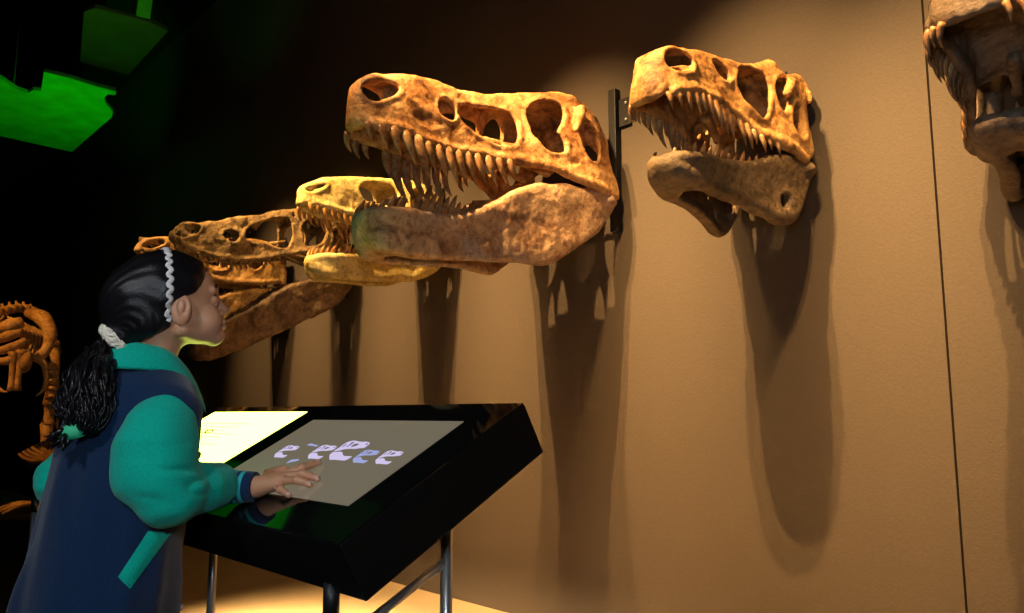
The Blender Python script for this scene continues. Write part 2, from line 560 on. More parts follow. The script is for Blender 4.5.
A_cran = [(1.248, 1.94), (1.25, 2.01), (1.241, 2.066), (1.22, 2.115), (1.168, 2.150), (1.103, 2.165), (1.027, 2.188), (.94, 2.205), (.861, 2.202), (.779, 2.198), (.677, 2.208), (.588, 2.224), (.461, 2.250), (.353, 2.268), (.256, 2.275), (.192, 2.258), (.121, 2.235), (.07, 2.20), (.05, 2.14), (.055, 2.07), (.06, 2.0), (.05, 1.93), (.03, 1.87), (.04, 1.832), (.082, 1.821), (.142, 1.839), (.228, 1.850), (.318, 1.873), (.375, 1.895), (.46, 1.908), (.60, 1.912), (.72, 1.912), (.82, 1.905), (.906, 1.903), (.991, 1.911), (1.057, 1.923), (1.131, 1.927), (1.2, 1.925)]
A_holes = [[(1.21, 2.057), (1.20, 2.092), (1.164, 2.112), (1.107, 2.118), (1.07, 2.106), (1.10, 2.075), (1.139, 2.055), (1.18, 2.028)],
           [(.886, 2.065), (.872, 2.116), (.835, 2.116), (.815, 2.091), (.82, 2.05), (.862, 2.045)],
           [(.79, 2.086), (.765, 2.120), (.69, 2.130), (.56, 2.138), (.53, 2.105), (.54, 1.995), (.608, 1.983), (.67, 2.003), (.754, 2.030)],
           [(.452, 2.18), (.39, 2.215), (.325, 2.205), (.32, 2.14), (.38, 2.08), (.345, 2.04), (.34, 1.99), (.421, 1.985), (.465, 2.05), (.478, 2.131)],
           [(.245, 2.06), (.20, 2.15), (.145, 2.13), (.155, 2.05), (.175, 1.98), (.225, 1.98)]]
A_jaw = [(1.228, 1.630), (1.184, 1.641), (1.12, 1.645), (1.045, 1.652), (.963, 1.653), (.878, 1.660), (.789, 1.678), (.735, 1.701), (.651, 1.743), (.587, 1.785), (.524, 1.818), (.445, 1.842), (.347, 1.853), (.259, 1.845), (.15, 1.845), (.081, 1.855), (.048, 1.829), (.063, 1.76), (.124, 1.694), (.225, 1.632), (.318, 1.567), (.385, 1.53), (.441, 1.513), (.51, 1.520), (.60, 1.519), (.7, 1.513), (.876, 1.496), (1.042, 1.481), (1.144, 1.482), (1.187, 1.513), (1.215, 1.571)]
make_skull('tyrannosaur_skull', 'largest pale tan skull with gaping jaws, centre of the wall above the console', -2.40, 1.25, A_cran, A_holes, A_jaw,
           [], .10, .28, (BONE_A, BONE_AJ, TOOTH_A), h=.0055, cs=.972, js=.950, rim=.008, grow=.013, tap=.55, jw=(.10, .25),
           fossae=[((.93, 2.02, .86), (.07, .02, .04)), ((.33, 1.95, 1.0), (.06, .012, .02))],
           upper=(14, .56, [.065, .075, .105, .15, .155, .145, .135, .11, .085, .06], .0200, .012, .006),
           lower=(15, .70, [.05, .07, .095, .10, .095, .075, .055, .045], .0165, .012, .012), seed=3,
           bars=[((.235, .23, 2.19), (.30, .26, 2.08), .022, .016)])

B_cran = [(.84, 1.852), (.845, 1.90), (.84, 1.96), (.815, 2.01), (.775, 2.038), (.70, 2.055), (.59, 2.072), (.491, 2.080), (.384, 2.082), (.303, 2.101), (.255, 2.120), (.215, 2.105), (.19, 2.085), (.12, 2.105), (.07, 2.12), (.04, 2.09), (.045, 2.03), (.06, 1.96), (.065, 1.88), (.07, 1.81), (.10, 1.765), (.14, 1.76), (.201, 1.780), (.271, 1.798), (.332, 1.803), (.379, 1.817), (.427, 1.838), (.482, 1.856), (.552, 1.875), (.628, 1.885), (.699, 1.882), (.76, 1.872), (.81, 1.855)]
B_holes = [[(.80, 1.99), (.765, 2.018), (.715, 2.020), (.68, 2.005), (.69, 1.972), (.735, 1.952), (.785, 1.950)],
           [(.563, 2.035), (.52, 2.045), (.475, 2.02), (.49, 1.985), (.533, 1.990)],
           [(.448, 1.997), (.423, 2.045), (.376, 2.056), (.315, 2.050), (.30, 2.02), (.315, 1.945), (.33, 1.90), (.355, 1.880), (.39, 1.905), (.43, 1.935)],
           [(.258, 2.036), (.20, 2.062), (.165, 2.04), (.20, 1.985), (.235, 1.925), (.265, 1.93), (.272, 1.99)],
           [(.215, 1.895), (.165, 1.985), (.12, 1.96), (.13, 1.86), (.175, 1.845)]]
B_jaw = [(.775, 1.675), (.765, 1.698), (.714, 1.708), (.627, 1.713), (.511, 1.717), (.422, 1.724), (.359, 1.740), (.295, 1.768), (.227, 1.780), (.15, 1.775), (.10, 1.785), (.07, 1.765), (.085, 1.69), (.14, 1.60), (.195, 1.555), (.255, 1.545), (.306, 1.562), (.378, 1.580), (.484, 1.598), (.595, 1.605), (.686, 1.616), (.745, 1.635), (.768, 1.655)]
B_jh = [[(.267, 1.63), (.25, 1.65), (.216, 1.655), (.205, 1.632), (.215, 1.600), (.24, 1.590), (.262, 1.604)]]
make_skull('tyrannosaur_skull', 'amber skull with dark brown lower jaw, mounted second from the right', -1.42, .85, B_cran, B_holes, B_jaw, B_jh,
           .105, .18, (BONE_B, BONE_BJ, TOOTH_A), h=.005, jw=(.085, .155), cs=.94, js=.93, grow=.008,
           fossae=[((.6, 1.97, .9), (.05, .016, .03))],
           upper=(16, .28, [.045, .045, .06, .085, .085, .075, .06, .045, .03], .0125, .01, .006),
           lower=(12, .34, [.04, .06, .065, .06, .045, .03], .0115, .01, .012), seed=11,
           bars=[((.16, .15, 2.05), (.22, .165, 1.99), .018, .014)])
make_skull('tyrannosaur_skull', 'umber skull at the far right edge, seen from below with its palate showing', -.505, .86,
           [(s * 1.04, z) for s, z in B_cran], [[(s * 1.04, z) for s, z in p] for p in B_holes],
           [(s, 1.78 - (1.78 - z) * .74) for s, z in B_jaw], [],
           .135, .23, (BONE_C, BONE_C, TOOTH_A), h=.0055, jw=(.07, .15), zoff=-.10, jaw_rot=-.08, cs=1.0, js=.97,
           upper=(22, .26, [.05, .055, .06, .075, .08, .07, .06, .045, .03], .011, .004, .002), tipin=.012,
           lower=(14, .38, [.025, .03, .04, .04, .03, .03], .008, .01, .012), seed=17)

D_cran = [(.868, 1.918), (.868, 1.96), (.857, 2.006), (.822, 2.035), (.773, 2.058), (.752, 2.073), (.662, 2.096), (.554, 2.119), (.42, 2.135), (.30, 2.145), (.20, 2.13), (.10, 2.09), (.06, 2.0), (.04, 1.87), (.06, 1.83), (.15, 1.84), (.25, 1.865), (.4, 1.885), (.6, 1.891), (.681, 1.894), (.746, 1.904), (.82, 1.918)]
D_holes = [[(.846, 1.987), (.831, 2.007), (.784, 2.026), (.735, 2.036), (.765, 2.010), (.814, 1.983)],
           [(.56, 2.051), (.534, 2.080), (.475, 2.100), (.39, 2.10), (.35, 2.05), (.36, 1.96), (.44, 1.95), (.52, 1.985), (.55, 2.02)],
           [(.29, 2.05), (.25, 2.10), (.20, 2.08), (.21, 2.0), (.25, 1.93), (.29, 1.96)],
           [(.16, 2.0), (.13, 2.04), (.1, 2.0), (.12, 1.92), (.15, 1.93)]]
D_jaw = [(.835, 1.655), (.82, 1.678), (.78, 1.688), (.652, 1.702), (.492, 1.720), (.346, 1.745), (.22, 1.79), (.10, 1.835), (.05, 1.82), (.06, 1.74), (.13, 1.66), (.24, 1.61), (.342, 1.598), (.427, 1.588), (.591, 1.582), (.754, 1.572), (.80, 1.593), (.83, 1.63)]
make_skull('allosaur_skull', 'smooth yellow skull directly behind the largest tan one, orange teeth', -3.45, .87, D_cran, D_holes, D_jaw, [],
           .08, .18, (BONE_D, BONE_D, TOOTH_D), h=.0058, rough_amp=.7, js=.95, cs=.985, rim=.007,
           upper=(15, .34, [.055, .065, .08, .09, .09, .08, .07, .05], .0135, .01, .006),
           lower=(15, .40, [.045, .06, .06, .055, .05, .045, .04], .0115, .01, .010), seed=23)

E_cran = [(1.115, 1.872), (1.105, 1.915), (1.075, 1.955), (1.02, 1.980), (.94, 1.988), (.87, 2.005), (.80, 2.037), (.65, 2.078), (.54, 2.113), (.433, 2.150), (.30, 2.165), (.18, 2.15), (.09, 2.09), (.05, 1.98), (.04, 1.84), (.07, 1.79), (.14, 1.80), (.23, 1.86), (.317, 1.880), (.423, 1.858), (.528, 1.827), (.618, 1.797), (.713, 1.782), (.827, 1.780), (.955, 1.787), (1.05, 1.82)]
E_holes = [[(1.09, 1.895), (1.08, 1.93), (1.04, 1.950), (.955, 1.956), (.982, 1.925), (1.021, 1.895), (1.07, 1.878)],
           [(.828, 1.931), (.786, 1.962), (.738, 1.945), (.75, 1.900), (.808, 1.903)],
           [(.705, 1.927), (.685, 1.985), (.584, 2.045), (.45, 2.092), (.44, 2.0), (.458, 1.905), (.51, 1.895), (.57, 1.918), (.66, 1.915)],
           [(.375, 2.06), (.31, 2.09), (.24, 2.06), (.245, 1.97), (.31, 1.93), (.37, 1.93)],
           [(.19, 2.0), (.15, 2.06), (.1, 2.02), (.1, 1.9), (.15, 1.87), (.19, 1.92)]]
E_jaw = [(.97, 1.30), (.955, 1.335), (.90, 1.375), (.81, 1.433), (.718, 1.487), (.608, 1.555), (.521, 1.625), (.435, 1.679), (.33, 1.718), (.216, 1.735), (.12, 1.76), (.06, 1.755), (.05, 1.70), (.10, 1.63), (.18, 1.560), (.305, 1.493), (.409, 1.43), (.564, 1.357), (.69, 1.294), (.80, 1.245), (.90, 1.215), (.96, 1.24)]
make_skull('spinosaur_skull', 'long rough brown skull between the yellow one and the farthest one, nearest above the child', -4.40, 1.12, E_cran, E_holes, E_jaw,
           [[(.372, 1.535), (.325, 1.558), (.292, 1.566), (.307, 1.542), (.351, 1.522)]], .065, .17, (BONE_E, BONE_EJ, TOOTH_A), h=.006, tap=.5, rough_amp=1.5, rim=.006, grow=.012,
           upper=(22, .48, [.02, .03, .035, .035, .03, .03, .025], .008, .01, .009),
           lower=(24, .40, [.03, .035, .035, .03, .03, .025], .008, .01, .009), seed=31)
F_cran = [(1.03, 1.935), (1.02, 1.985), (.98, 2.02), (.90, 2.052), (.80, 2.070), (.6, 2.09), (.4, 2.11), (.25, 2.12), (.12, 2.09), (.06, 2.0), (.05, 1.86), (.09, 1.82), (.20, 1.80), (.33, 1.785), (.45, 1.790), (.55, 1.80), (.7, 1.85), (.85, 1.90), (.95, 1.925)]
F_holes = [[(1.0, 1.966), (.955, 2.012), (.87, 2.035), (.85, 2.01), (.895, 1.985), (.954, 1.955)],
           [(.66, 1.96), (.6, 2.02), (.48, 2.05), (.43, 1.98), (.46, 1.87), (.56, 1.88)],
           [(.33, 2.0), (.28, 2.06), (.22, 2.03), (.24, 1.92), (.31, 1.88)]]
F_jaw = [(.86, 1.475), (.83, 1.515), (.70, 1.585), (.6, 1.64), (.515, 1.68), (.42, 1.735), (.284, 1.768), (.15, 1.785), (.08, 1.80), (.05, 1.77), (.06, 1.70), (.14, 1.63), (.26, 1.58), (.40, 1.54), (.55, 1.495), (.70, 1.45), (.82, 1.43)]
make_skull('allosaur_skull', 'orange skull farthest along the wall, its snout tip just above the white headband', -5.25, 1.03, F_cran, F_holes, F_jaw, [],
           .065, .17, (BONE_F, BONE_F, TOOTH_D), h=.0065,
           upper=(16, .4, [.03, .035, .04, .04, .035, .03], .009, .01, .01),
           lower=(14, .4, [.03, .035, .035, .03], .009, .01, .01), seed=41)

# ================================================================== THE ROOM
M_WALL = mat_plain('brown_wall_paint', (.062, .047, .034), .72, bump=.25, scale=140, spec=.3, var=.06)
M_DARK = mat_plain('black_paint', (.005, .005, .005), .85, spec=.1)
M_CARPET = mat_plain('dark_carpet', (.02, .017, .015), .95, bump=.4, scale=300, spec=.1)  # front floor made dark to cut bounce light onto the wall
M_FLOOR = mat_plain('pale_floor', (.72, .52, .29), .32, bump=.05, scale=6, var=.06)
M_GAP = mat_plain('dark_gap', (.01, .008, .006), .9)
M_PANEL = mat_plain('lamp_green_panel', (.02, .24, .035), .8, scale=5, var=.3)  # green of the lamp light put into the base colour
M_PANEL2 = mat_plain('dim_lamp_green_panel', (.006, .055, .01), .8, scale=5, var=.3)  # darker copy of the panel green, painted for the weaker light there


def struct(name, lo, hi, mat):
    o = MB().box(lo, hi).build(name, mat, None, False)
    o['kind'] = 'structure'
    return o


SEAM = -.888
struct('wall_back', (-11.5, WALL, 0), (SEAM - .0035, WALL + .10, 4.6), M_WALL)
struct('wall_back', (SEAM + .0035, WALL, 0), (3.2, WALL + .10, 4.6), M_WALL)
struct('trim_1', (SEAM - .05, WALL + .10, 0), (SEAM + .05, WALL + .12, 4.6), M_GAP)
struct('wall_left', (-11.6, -4.0, 0), (-11.5, WALL + .1, 4.6), M_DARK)
struct('wall_right', (3.2, -4.0, 0), (3.3, WALL + .1, 4.6), M_DARK)
struct('wall_front', (-11.6, -4.1, 0), (3.3, -4.0, 4.6), M_DARK)
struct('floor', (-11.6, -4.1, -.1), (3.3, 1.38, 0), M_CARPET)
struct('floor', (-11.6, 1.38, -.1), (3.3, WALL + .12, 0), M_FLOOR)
struct('ceiling', (-11.6, -4.1, 4.6), (3.3, WALL + .12, 4.7), M_DARK)


# hanging panels outlined after the green-lit patches, green put into their paint
def on_z(px, py, z):
    r = ray(px, py); t = (z - CH) / r.z
    return r * t + Vector((0, 0, CH))


def hang_panel(pts, z, label, mat=None):
    P = [on_z(x, y, z) for x, y in pts]
    c = sum(P, Vector()) / len(P)
    root = empty('ceiling_panel', (c.x, c.y, z), label, 'ceiling panel', 'panels hung from the ceiling')
    mb = MB(); n = len(P)
    V = [(p.x, p.y, z) for p in P] + [(p.x, p.y, z + .03) for p in P]
    area = sum(P[i].x * P[(i + 1) % n].y - P[(i + 1) % n].x * P[i].y for i in range(n))
    order = list(range(n)) if area < 0 else list(reversed(range(n)))
    F = [tuple(order), tuple(n + i for i in reversed(order))]
    for i in range(n):
        a, b = order[i], order[(i + 1) % n]
        F.append((b, a, n + a, n + b))
    mb.add(V, F); mb.build('board', mat or M_PANEL, root, False)
    for k in (0, n // 2):
        q = c.lerp(P[k], .5)
        MB().tube([(q.x, q.y, z + .03), (q.x, q.y, 4.6)], .006, 6).build('hanger', M_STEELDARK, root)
    return root


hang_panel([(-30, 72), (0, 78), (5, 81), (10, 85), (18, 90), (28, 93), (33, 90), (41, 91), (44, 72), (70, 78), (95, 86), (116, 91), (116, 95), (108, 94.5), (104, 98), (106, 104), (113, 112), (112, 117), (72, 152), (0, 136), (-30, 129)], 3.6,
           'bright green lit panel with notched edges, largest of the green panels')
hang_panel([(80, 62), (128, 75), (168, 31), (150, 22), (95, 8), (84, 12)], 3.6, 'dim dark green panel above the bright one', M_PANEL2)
hang_panel([(136, 16), (150, 19), (153, -3), (139, -6)], 3.6, 'small bright green strip cut by the top edge of the photo')

# ================================================================== CONSOLE
TH = math.radians(29.08)
P1 = Vector((-1.1063, 1.0555, .9429))
VD = Vector((0, -math.cos(TH), -math.sin(TH)))
ND = Vector((0, -math.sin(TH), math.cos(TH)))


def PL(px, py, off=0.0):
    """point seen at that place on the sloping top, raised by off"""
    r = ray(px, py); T = math.tan(TH)
    t = (P1.z + off / math.cos(TH) - CH - T * P1.y) / (r.z - T * r.y)
    return r * t + Vector((0, 0, CH))


def PZ(y): return P1.z + math.tan(TH) * (y - P1.y)


def slab(x0, x1, v0, v1, n0, n1, bev=0.0):
    M = Matrix(((1, 0, 0, P1.x), (0, VD.y, ND.y, P1.y), (0, VD.z, ND.z, P1.z), (0, 0, 0, 1)))
    mb = MB().box((x0, v0, n0), (x1, v1, n1), bev=bev)
    mb.v = [tuple(M @ Vector(v)) for v in mb.v]
    mb.f = [list(reversed(f)) for f in mb.f]
    return mb


M_GLOSS = mat_plain('black_gloss', (.004, .004, .004), .035, spec=.5, coat=0)
M_SATIN = mat_plain('satin_black', (.004, .004, .004), .45, spec=.15)
M_CHROME = mat_plain('polished_steel', (.75, .73, .70), .28, .85)
M_SCREEN = mat_emit('lit_display', (.150, .128, .088), 1.0, .12, (.02, .02, .02))
M_ICON = mat_emit('lilac_picture', (.62, .55, .80), 1.0, .15)
M_ICONB = mat_emit('blue_picture', (.34, .38, .68), 1.0, .15)
M_ICOND = mat_emit('picture_detail', (.22, .19, .34), 1.0, .15)
M_YEL = mat_emit('backlit_panel', (.84, 1.0, .15), 5.6, .2, (.3, .3, .1))
M_INK = mat_plain('black_ink', (.01, .01, .01), .5)
M_GREYLINE = mat_emit('printed_line', (.8, .85, .12), 1.6, .4)

con = empty('interactive_console', (P1.x - 1.27, .89, 0), 'long sloping black glossy console on chrome legs in front of the wall', 'console')
slab(-2.55, 0, 0, .449, -.108, -.003, bev=.003).build('console_body', M_SATIN, con, False)
slab(-2.549, -.001, .001, .448, -.0035, 0, bev=.001).build('glass_top', M_GLOSS, con, False)
scr = slab(-.68, -.10, .075, .362, -.004, .0012).build('touch_screen', M_SCREEN, con, False)
scr['label'] = 'lit grey brown touch screen'
yel = slab(-1.36, -.78, .033, .362, -.004, .0012).build('light_panel', M_YEL, con, False)
yel['label'] = 'backlit yellow text panel'
slab(-2.06, -1.48, .05, .362, -.004, .0010).build('touch_screen', mat_plain('dark_screen', (.008, .008, .008), .1), con, False)

# printed lines and the small loop mark on the light panel
mb = MB()
for k in range(13):
    v = .10 + k * .018
    mb2 = slab(-1.33, -.98 - .05 * ((k * 37) % 3), v, v + .0025, .0012, .0016); mb.add(mb2.v, mb2.f)
mb.build('printed_lines', M_GREYLINE, yel, False)
c0 = PL(209, 431.5, .002)
mb = MB().tube([c0 + Vector((.022 * math.cos(a), .009 * math.sin(a) * math.cos(TH), .009 * math.sin(a) * math.sin(TH))) for a in [2 * PI * k / 20 for k in range(19)]], .0024, 6)
mb.build('printed_mark', M_INK, yel)

# skull pictures on the screen
from mathutils.geometry import tessellate_polygon


def flat_poly(polys, f):
    V = []; vec = []
    for p in polys:
        vec.append([Vector((a, b, 0)) for a, b in p]); V += p
    tri = tessellate_polygon(vec)
    return [f(a, b) for a, b in V], [tuple(t) for t in tri]


def scr_pt(px, py):
    p = PL(px, py); return p.x - P1.x, (p - P1).dot(VD)


def picture(px, py, w, mat, rot, tall=1.25, simple=False):
    x0, v0 = scr_pt(px, py)
    c, s_ = math.cos(rot), math.sin(rot)

    def f(a, b, n=.0016):
        X = (a - .55) * w; Y = (b - 1.85) * w * tall
        X, Y = X * c - Y * s_, X * s_ + Y * c
        return P1 + Vector((x0 + X, 0, 0)) - VD * (Y - v0) + ND * n
    mb = MB()
    polys = [chaikin(A_cran, 1).tolist(), chaikin(A_holes[2], 1).tolist()] if not simple else [chaikin(A_cran, 1).tolist()]
    V, F = flat_poly(polys, f); mb.add(V, F)
    if not simple:
        jw = [(a, b - .05) for a, b in chaikin(A_jaw, 1).tolist()]
        V, F = flat_poly([jw], f); mb.add(V, F)
    o = mb.build('skull_picture', mat, scr, False)
    if not simple:
        mb = MB()
        for h_ in (A_holes[0], A_holes[3], A_holes[4]):
            V, F = flat_poly([chaikin(h_, 1).tolist()], lambda a, b: f(a, b, .0020)); mb.add(V, F)
        mb.build('skull_picture', M_ICOND, scr, False)
    return o


picture(285, 452, .052, M_ICON, .1)
picture(291, 463, .026, M_ICONB, .3, simple=True)
picture(311, 446.5, .040, M_ICONB, -.1, tall=.5, simple=True)
picture(320, 452.5, .056, M_ICON, .1)
picture(346, 451, .076, M_ICON, .1)
picture(364, 457, .048, M_ICONB, .1)
picture(387, 458, .048, M_ICON, .1)

# legs
T = math.tan(TH)


def under(y): return .632 + T * (y - .7162)


def leg(x, y):
    l = MB().tube([(x, y, .012), (x, y, under(y) + .004)], .0115, 16).build('leg', M_CHROME, con)
    MB().tube([(x, y, 0), (x, y, .004), (x, y, .012), (x, y, .014)], [.035, .035, .03, .016], 20).build('foot', M_STEELDARK, l)
    MB().tube([(x, y, under(y) - .045), (x, y, under(y) + .012)], .0138, 16).build('collar', M_STEELDARK, l)


for x, y in ((-1.213, .716), (-1.213, .957), (-2.262, .957), (-3.20, .716), (-3.20, .957), (-2.262, .716)):
    if (x, y) != (-2.262, .716): leg(x, y)
for x in (-1.213, -3.20):
    MB().tube([(x, .957, .652), (x, .716, .532)], .0085, 12).build('brace', M_CHROME, con)
MB().tube([(-3.20, .957, .30), (-1.213, .957, .30)], .0085, 12).build('brace', M_CHROME, con)

# wall rail beside the largest skull
rail = empty('wall_rail', (-2.165, WALL, 2.08), 'black vertical metal rail on the wall behind the largest skull', 'rail')
MB().box((-2.190, WALL - .035, 1.70), (-2.150, WALL, 2.34), bev=.003).build('channel', M_STEELDARK, rail, False)
MB().box((-2.150, WALL - .012, 2.165), (-2.085, WALL, 2.29), bev=.002).build('plate', M_STEELDARK, rail, False)
for z in (2.19, 2.265):
    MB().tube([(-2.108, WALL - .012, z), (-2.108, WALL - .017, z)], .007, 10).build('bolt', M_CHROME, rail)

# ================================================================== THE CHILD
M_SKIN = None
m, nt, b_ = new_mat('skin')
b_.inputs['Base Color'].default_value = (.46, .21, .115, 1)
b_.inputs['Roughness'].default_value = .48
b_.inputs['Subsurface Weight'].default_value = .15
b_.inputs['Subsurface Radius'].default_value = (.012, .004, .002)
nn = nt.nodes.new('ShaderNodeTexNoise'); nn.inputs['Scale'].default_value = 22
tcn = nt.nodes.new('ShaderNodeTexCoord'); nt.links.new(tcn.outputs['Object'], nn.inputs['Vector'])
rr = nt.nodes.new('ShaderNodeValToRGB')
rr.color_ramp.elements[0].color = (.50, .23, .12, 1); rr.color_ramp.elements[1].color = (.60, .30, .17, 1)
nt.links.new(nn.outputs['Fac'], rr.inputs['Fac']); nt.links.new(rr.outputs['Color'], b_.inputs['Base Color'])
M_SKIN = m
M_NAVY = mat_plain('navy_fleece', (.004, .020, .060), .9, bump=.3, scale=220, var=.18, spec=.15, sheen=.15)
M_TEAL = mat_plain('teal_fleece', (.0, .36, .265), .9, bump=.3, scale=220, var=.10, spec=.15, sheen=.1)
M_CYAN = mat_plain('pale_teal_stripe', (.03, .40, .42), .9, spec=.1)
M_BLACKCLOTH = mat_plain('black_trousers', (.012, .012, .016), .9)
M_SHOE = mat_plain('black_shoe', (.015, .015, .015), .4)
M_WHITE = mat_plain('white_fabric', (.72, .68, .66), .8, bump=.6, scale=120, var=.08)
M_LACE = mat_plain('cream_scrunchie', (.80, .72, .58), .85, bump=.8, scale=150, var=.12)
M_GTIE = mat_plain('green_band', (.03, .45, .22), .7)
M_EYE = mat_plain('eye_white', (.75, .72, .68), .15)
M_IRIS = mat_plain('dark_iris', (.02, .01, .006), .1)
M_BUTTON = mat_plain('pearl_button', (.5, .5, .55), .25, .6)
M_NAIL = mat_plain('nail', (.62, .38, .30), .3)
m, nt, b_ = new_mat('black_hair')
b_.inputs['Base Color'].default_value = (.006, .005, .006, 1); b_.inputs['Roughness'].default_value = .30
b_.inputs['Specular IOR Level'].default_value = .28
tc_ = nt.nodes.new('ShaderNodeTexCoord'); sb_ = nt.nodes.new('ShaderNodeVectorMath'); sb_.operation = 'SUBTRACT'
sb_.inputs[1].default_value = tuple(at(117, 338, 1.535) - Vector((-1.72, .50, 0)))
nm_ = nt.nodes.new('ShaderNodeVectorMath'); nm_.operation = 'NORMALIZE'
no_ = nt.nodes.new('ShaderNodeTexNoise'); no_.inputs['Scale'].default_value = 55; no_.inputs['Detail'].default_value = 3
bu_ = nt.nodes.new('ShaderNodeBump'); bu_.inputs['Strength'].default_value = .25; bu_.inputs['Distance'].default_value = .004
nt.links.new(tc_.outputs['Object'], sb_.inputs[0]); nt.links.new(sb_.outputs[0], nm_.inputs[0]); nt.links.new(nm_.outputs[0], no_.inputs['Vector'])
nt.links.new(no_.outputs['Fac'], bu_.inputs['Height']); nt.links.new(bu_.outputs['Normal'], b_.inputs['Normal'])
M_HAIR = m

kid = empty('person', (-1.72, .50, 0), 'child in navy and teal jacket standing at the console, hand on its screen', 'person')

HC = Vector((-1.635, .585, 1.131))
hh = Vector((.200, .980, 0)).normalized()
pt = math.radians(15)
HF = hh * math.cos(pt) + Vector((0, 0, 1)) * math.sin(pt)
HU = -hh * math.sin(pt) + Vector((0, 0, 1)) * math.cos(pt)
HL = HU.cross(HF)            # her left


def HW(p): return HC + HF * p[0] + HL * p[1] + HU * p[2]


def head_local(w):
    d = Vector(w) - HC
    return (d.dot(HF), d.dot(HL), d.dot(HU))


def field_to_world(F):
    V, Fa = F.mesh()
    R = np.array([list(HF), list(HL), list(HU)])
    return V @ R + np.array(HC), Fa


# head
F = Field((-.13, -.10, -.22), (.13, .10, .15), .0021)
F.ell((-.008, 0, .032), (.094, .070, .082), k=.005)
F.ell((.028, 0, -.020), (.052, .052, .056), k=.02)
F.ell((.040, 0, .030), (.040, .052, .045), k=.02)
F.cap((.073, 0, -.070), (.064, 0, -.072), .0125, .014, .012)
for sg in (-1, 1):
    F.cap((.062, sg * .012, -.070), (.0, sg * .050, -.046), .015, .017, .018)
    F.ell((.054, sg * .030, -.038), (.026, .024, .028), k=.014)
    F.ell((.084, sg * .030, .002), (.016, .017, .012), k=.010, sub=True)
    F.ell((.0685, sg * .029, .0), (.0145, .0145, .0125), k=.003)
    F.cap((.083, sg * .010, .022), (.074, sg * .043, .019), .006, .005, .012)
    F.ell((.084, sg * .0105, -.028), (.010, .007, .007), k=.004)
    # ear
    R = np.array([[.96, 0, -.28], [0, 1, 0], [.28, 0, .96]])
    F.ell((.002, sg * .070, -.010), (.0185, .0075, .031), R, k=.004)
    F.ell((.005, sg * .078, -.005), (.0115, .0065, .020), R, k=.003, sub=True)
    F.ell((.004, sg * .0725, -.004), (.006, .005, .012), R, k=.003)
    F.ell((.014, sg * .071, -.013), (.005, .006, .008), R, k=.003)
F.cap((.080, 0, .014), (.095, 0, -.018), .0065, .0080, .012)
F.ell((.0965, 0, -.022), (.0090, .0090, .0080), k=.006)
F.cap((.084, 0, -.033), (.082, 0, -.040), .006, .008, .008)
F.ell((.084, 0, -.0440), (.0105, .0195, .0058), k=.004)
F.ell((.083, 0, -.0540), (.0095, .0175, .0064), k=.004)
F.ell((.096, 0, -.0492), (.010, .022, .0011), k=.002, sub=True)
nb = head_local((-1.668, .548, 1.005))
F.cap((-.028, 0, -.045), nb, .040, .046, .02)
V1, F1 = field_to_world(F)
Vall = [V1]; Fall = [F1]

# torso, arms and legs of the body under the clothes
def ctr(z):   # the body leans a little towards the console
    t = (z - .6) / .4
    return (-1.715 + (-1.668 + 1.715) * t, .500 + (.552 - .500) * t)


SHR = Vector((-1.545, .560, .945)); SHL = Vector((-1.800, .575, .945))
ELR = at(168, 494, 1.475); ELL = Vector((-1.835, .455, .785))
WRR = PL(257, 487, .021); WRL = Vector((-1.885, .612, .785))
CU0 = at(231, 487, 1.605)
cdir = (WRR - CU0).normalized()
F = Field((-2.05, .30, .0), (-1.36, .86, 1.06), .008)
for z0, z1, r0, r1 in ((.48, .70, .085, .085), (.70, .93, .085, .075)):
    for dx in (-.05, .05):
        a, b = ctr(z0), ctr(z1)
        F.cap((a[0] + dx, a[1], z0), (b[0] + dx, b[1], z1), r0, r1, .02)
c0_ = ctr(.97); F.cap((c0_[0], c0_[1], .96), (-1.666, .55, 1.03), .05, .042, .02)
F.cap(SHR + Vector((-.03, 0, -.02)), SHL + Vector((.03, 0, -.02)), .03, .03, .03)
for sh, el, wr in ((SHR, ELR, WRR), (SHL, ELL, WRL)):
    # upper arm starts inside the sleeve
    F.path([sh + Vector((0, 0, -.03)), el, CU0, wr] if wr is WRR else [sh + Vector((0, 0, -.03)), el, wr], [.030, .028, .019, .018] if wr is WRR else [.030, .028, .018], .01)
for sg in (-1, 1):
    F.path([(-1.72 + sg * .07, .50, .50), (-1.72 + sg * .075, .49, .28), (-1.72 + sg * .075, .46, .07)], [.068, .047, .032], .015)
    F.cap((-1.72 + sg * .075, .45, .035), (-1.71 + sg * .085, .57, .025), .03, .022, .02)
V2, F2 = F.mesh(); Vall.append(V2); Fall.append(F2)

# right hand resting on the screen
fin = {  # knuckle, middle joint, tip on the screen
    'index': [PL(285, 474, .021), PL(302.5, 467.6, .017), PL(311, 465, .011), PL(318.5, 462.8, .0065)],
    'middle': [PL(285, 477, .023), PL(302, 474, .020), PL(310, 476, .013), PL(317.5, 479, .0065)],
    'ring': [PL(282, 480.5, .022), PL(297, 480, .019), PL(304, 482, .012), PL(310, 485, .0065)],
    'little': [PL(275, 485.5, .017), PL(280.5, 489.5, .015), PL(285, 492.5, .010), PL(289, 495.5, .0058)]}
frad = {'index': (.0088, .0078, .0072, .0062), 'middle': (.009, .008, .0073, .0063), 'ring': (.0086, .0076, .007, .006), 'little': (.0078, .0068, .0062, .0054)}
allp = [WRR] + [p for v in fin.values() for p in v]
lo = np.array([min(p[i] for p in allp) for i in range(3)]) - .045; hi = np.array([max(p[i] for p in allp) for i in range(3)]) + .03
lo = np.minimum(lo, np.array(WRR) - .07)
F = Field(lo, hi, .0016)
fore = (WRR - ELR).normalized()
F.cap(WRR - cdir * .05, WRR, .019, .0175, .006)
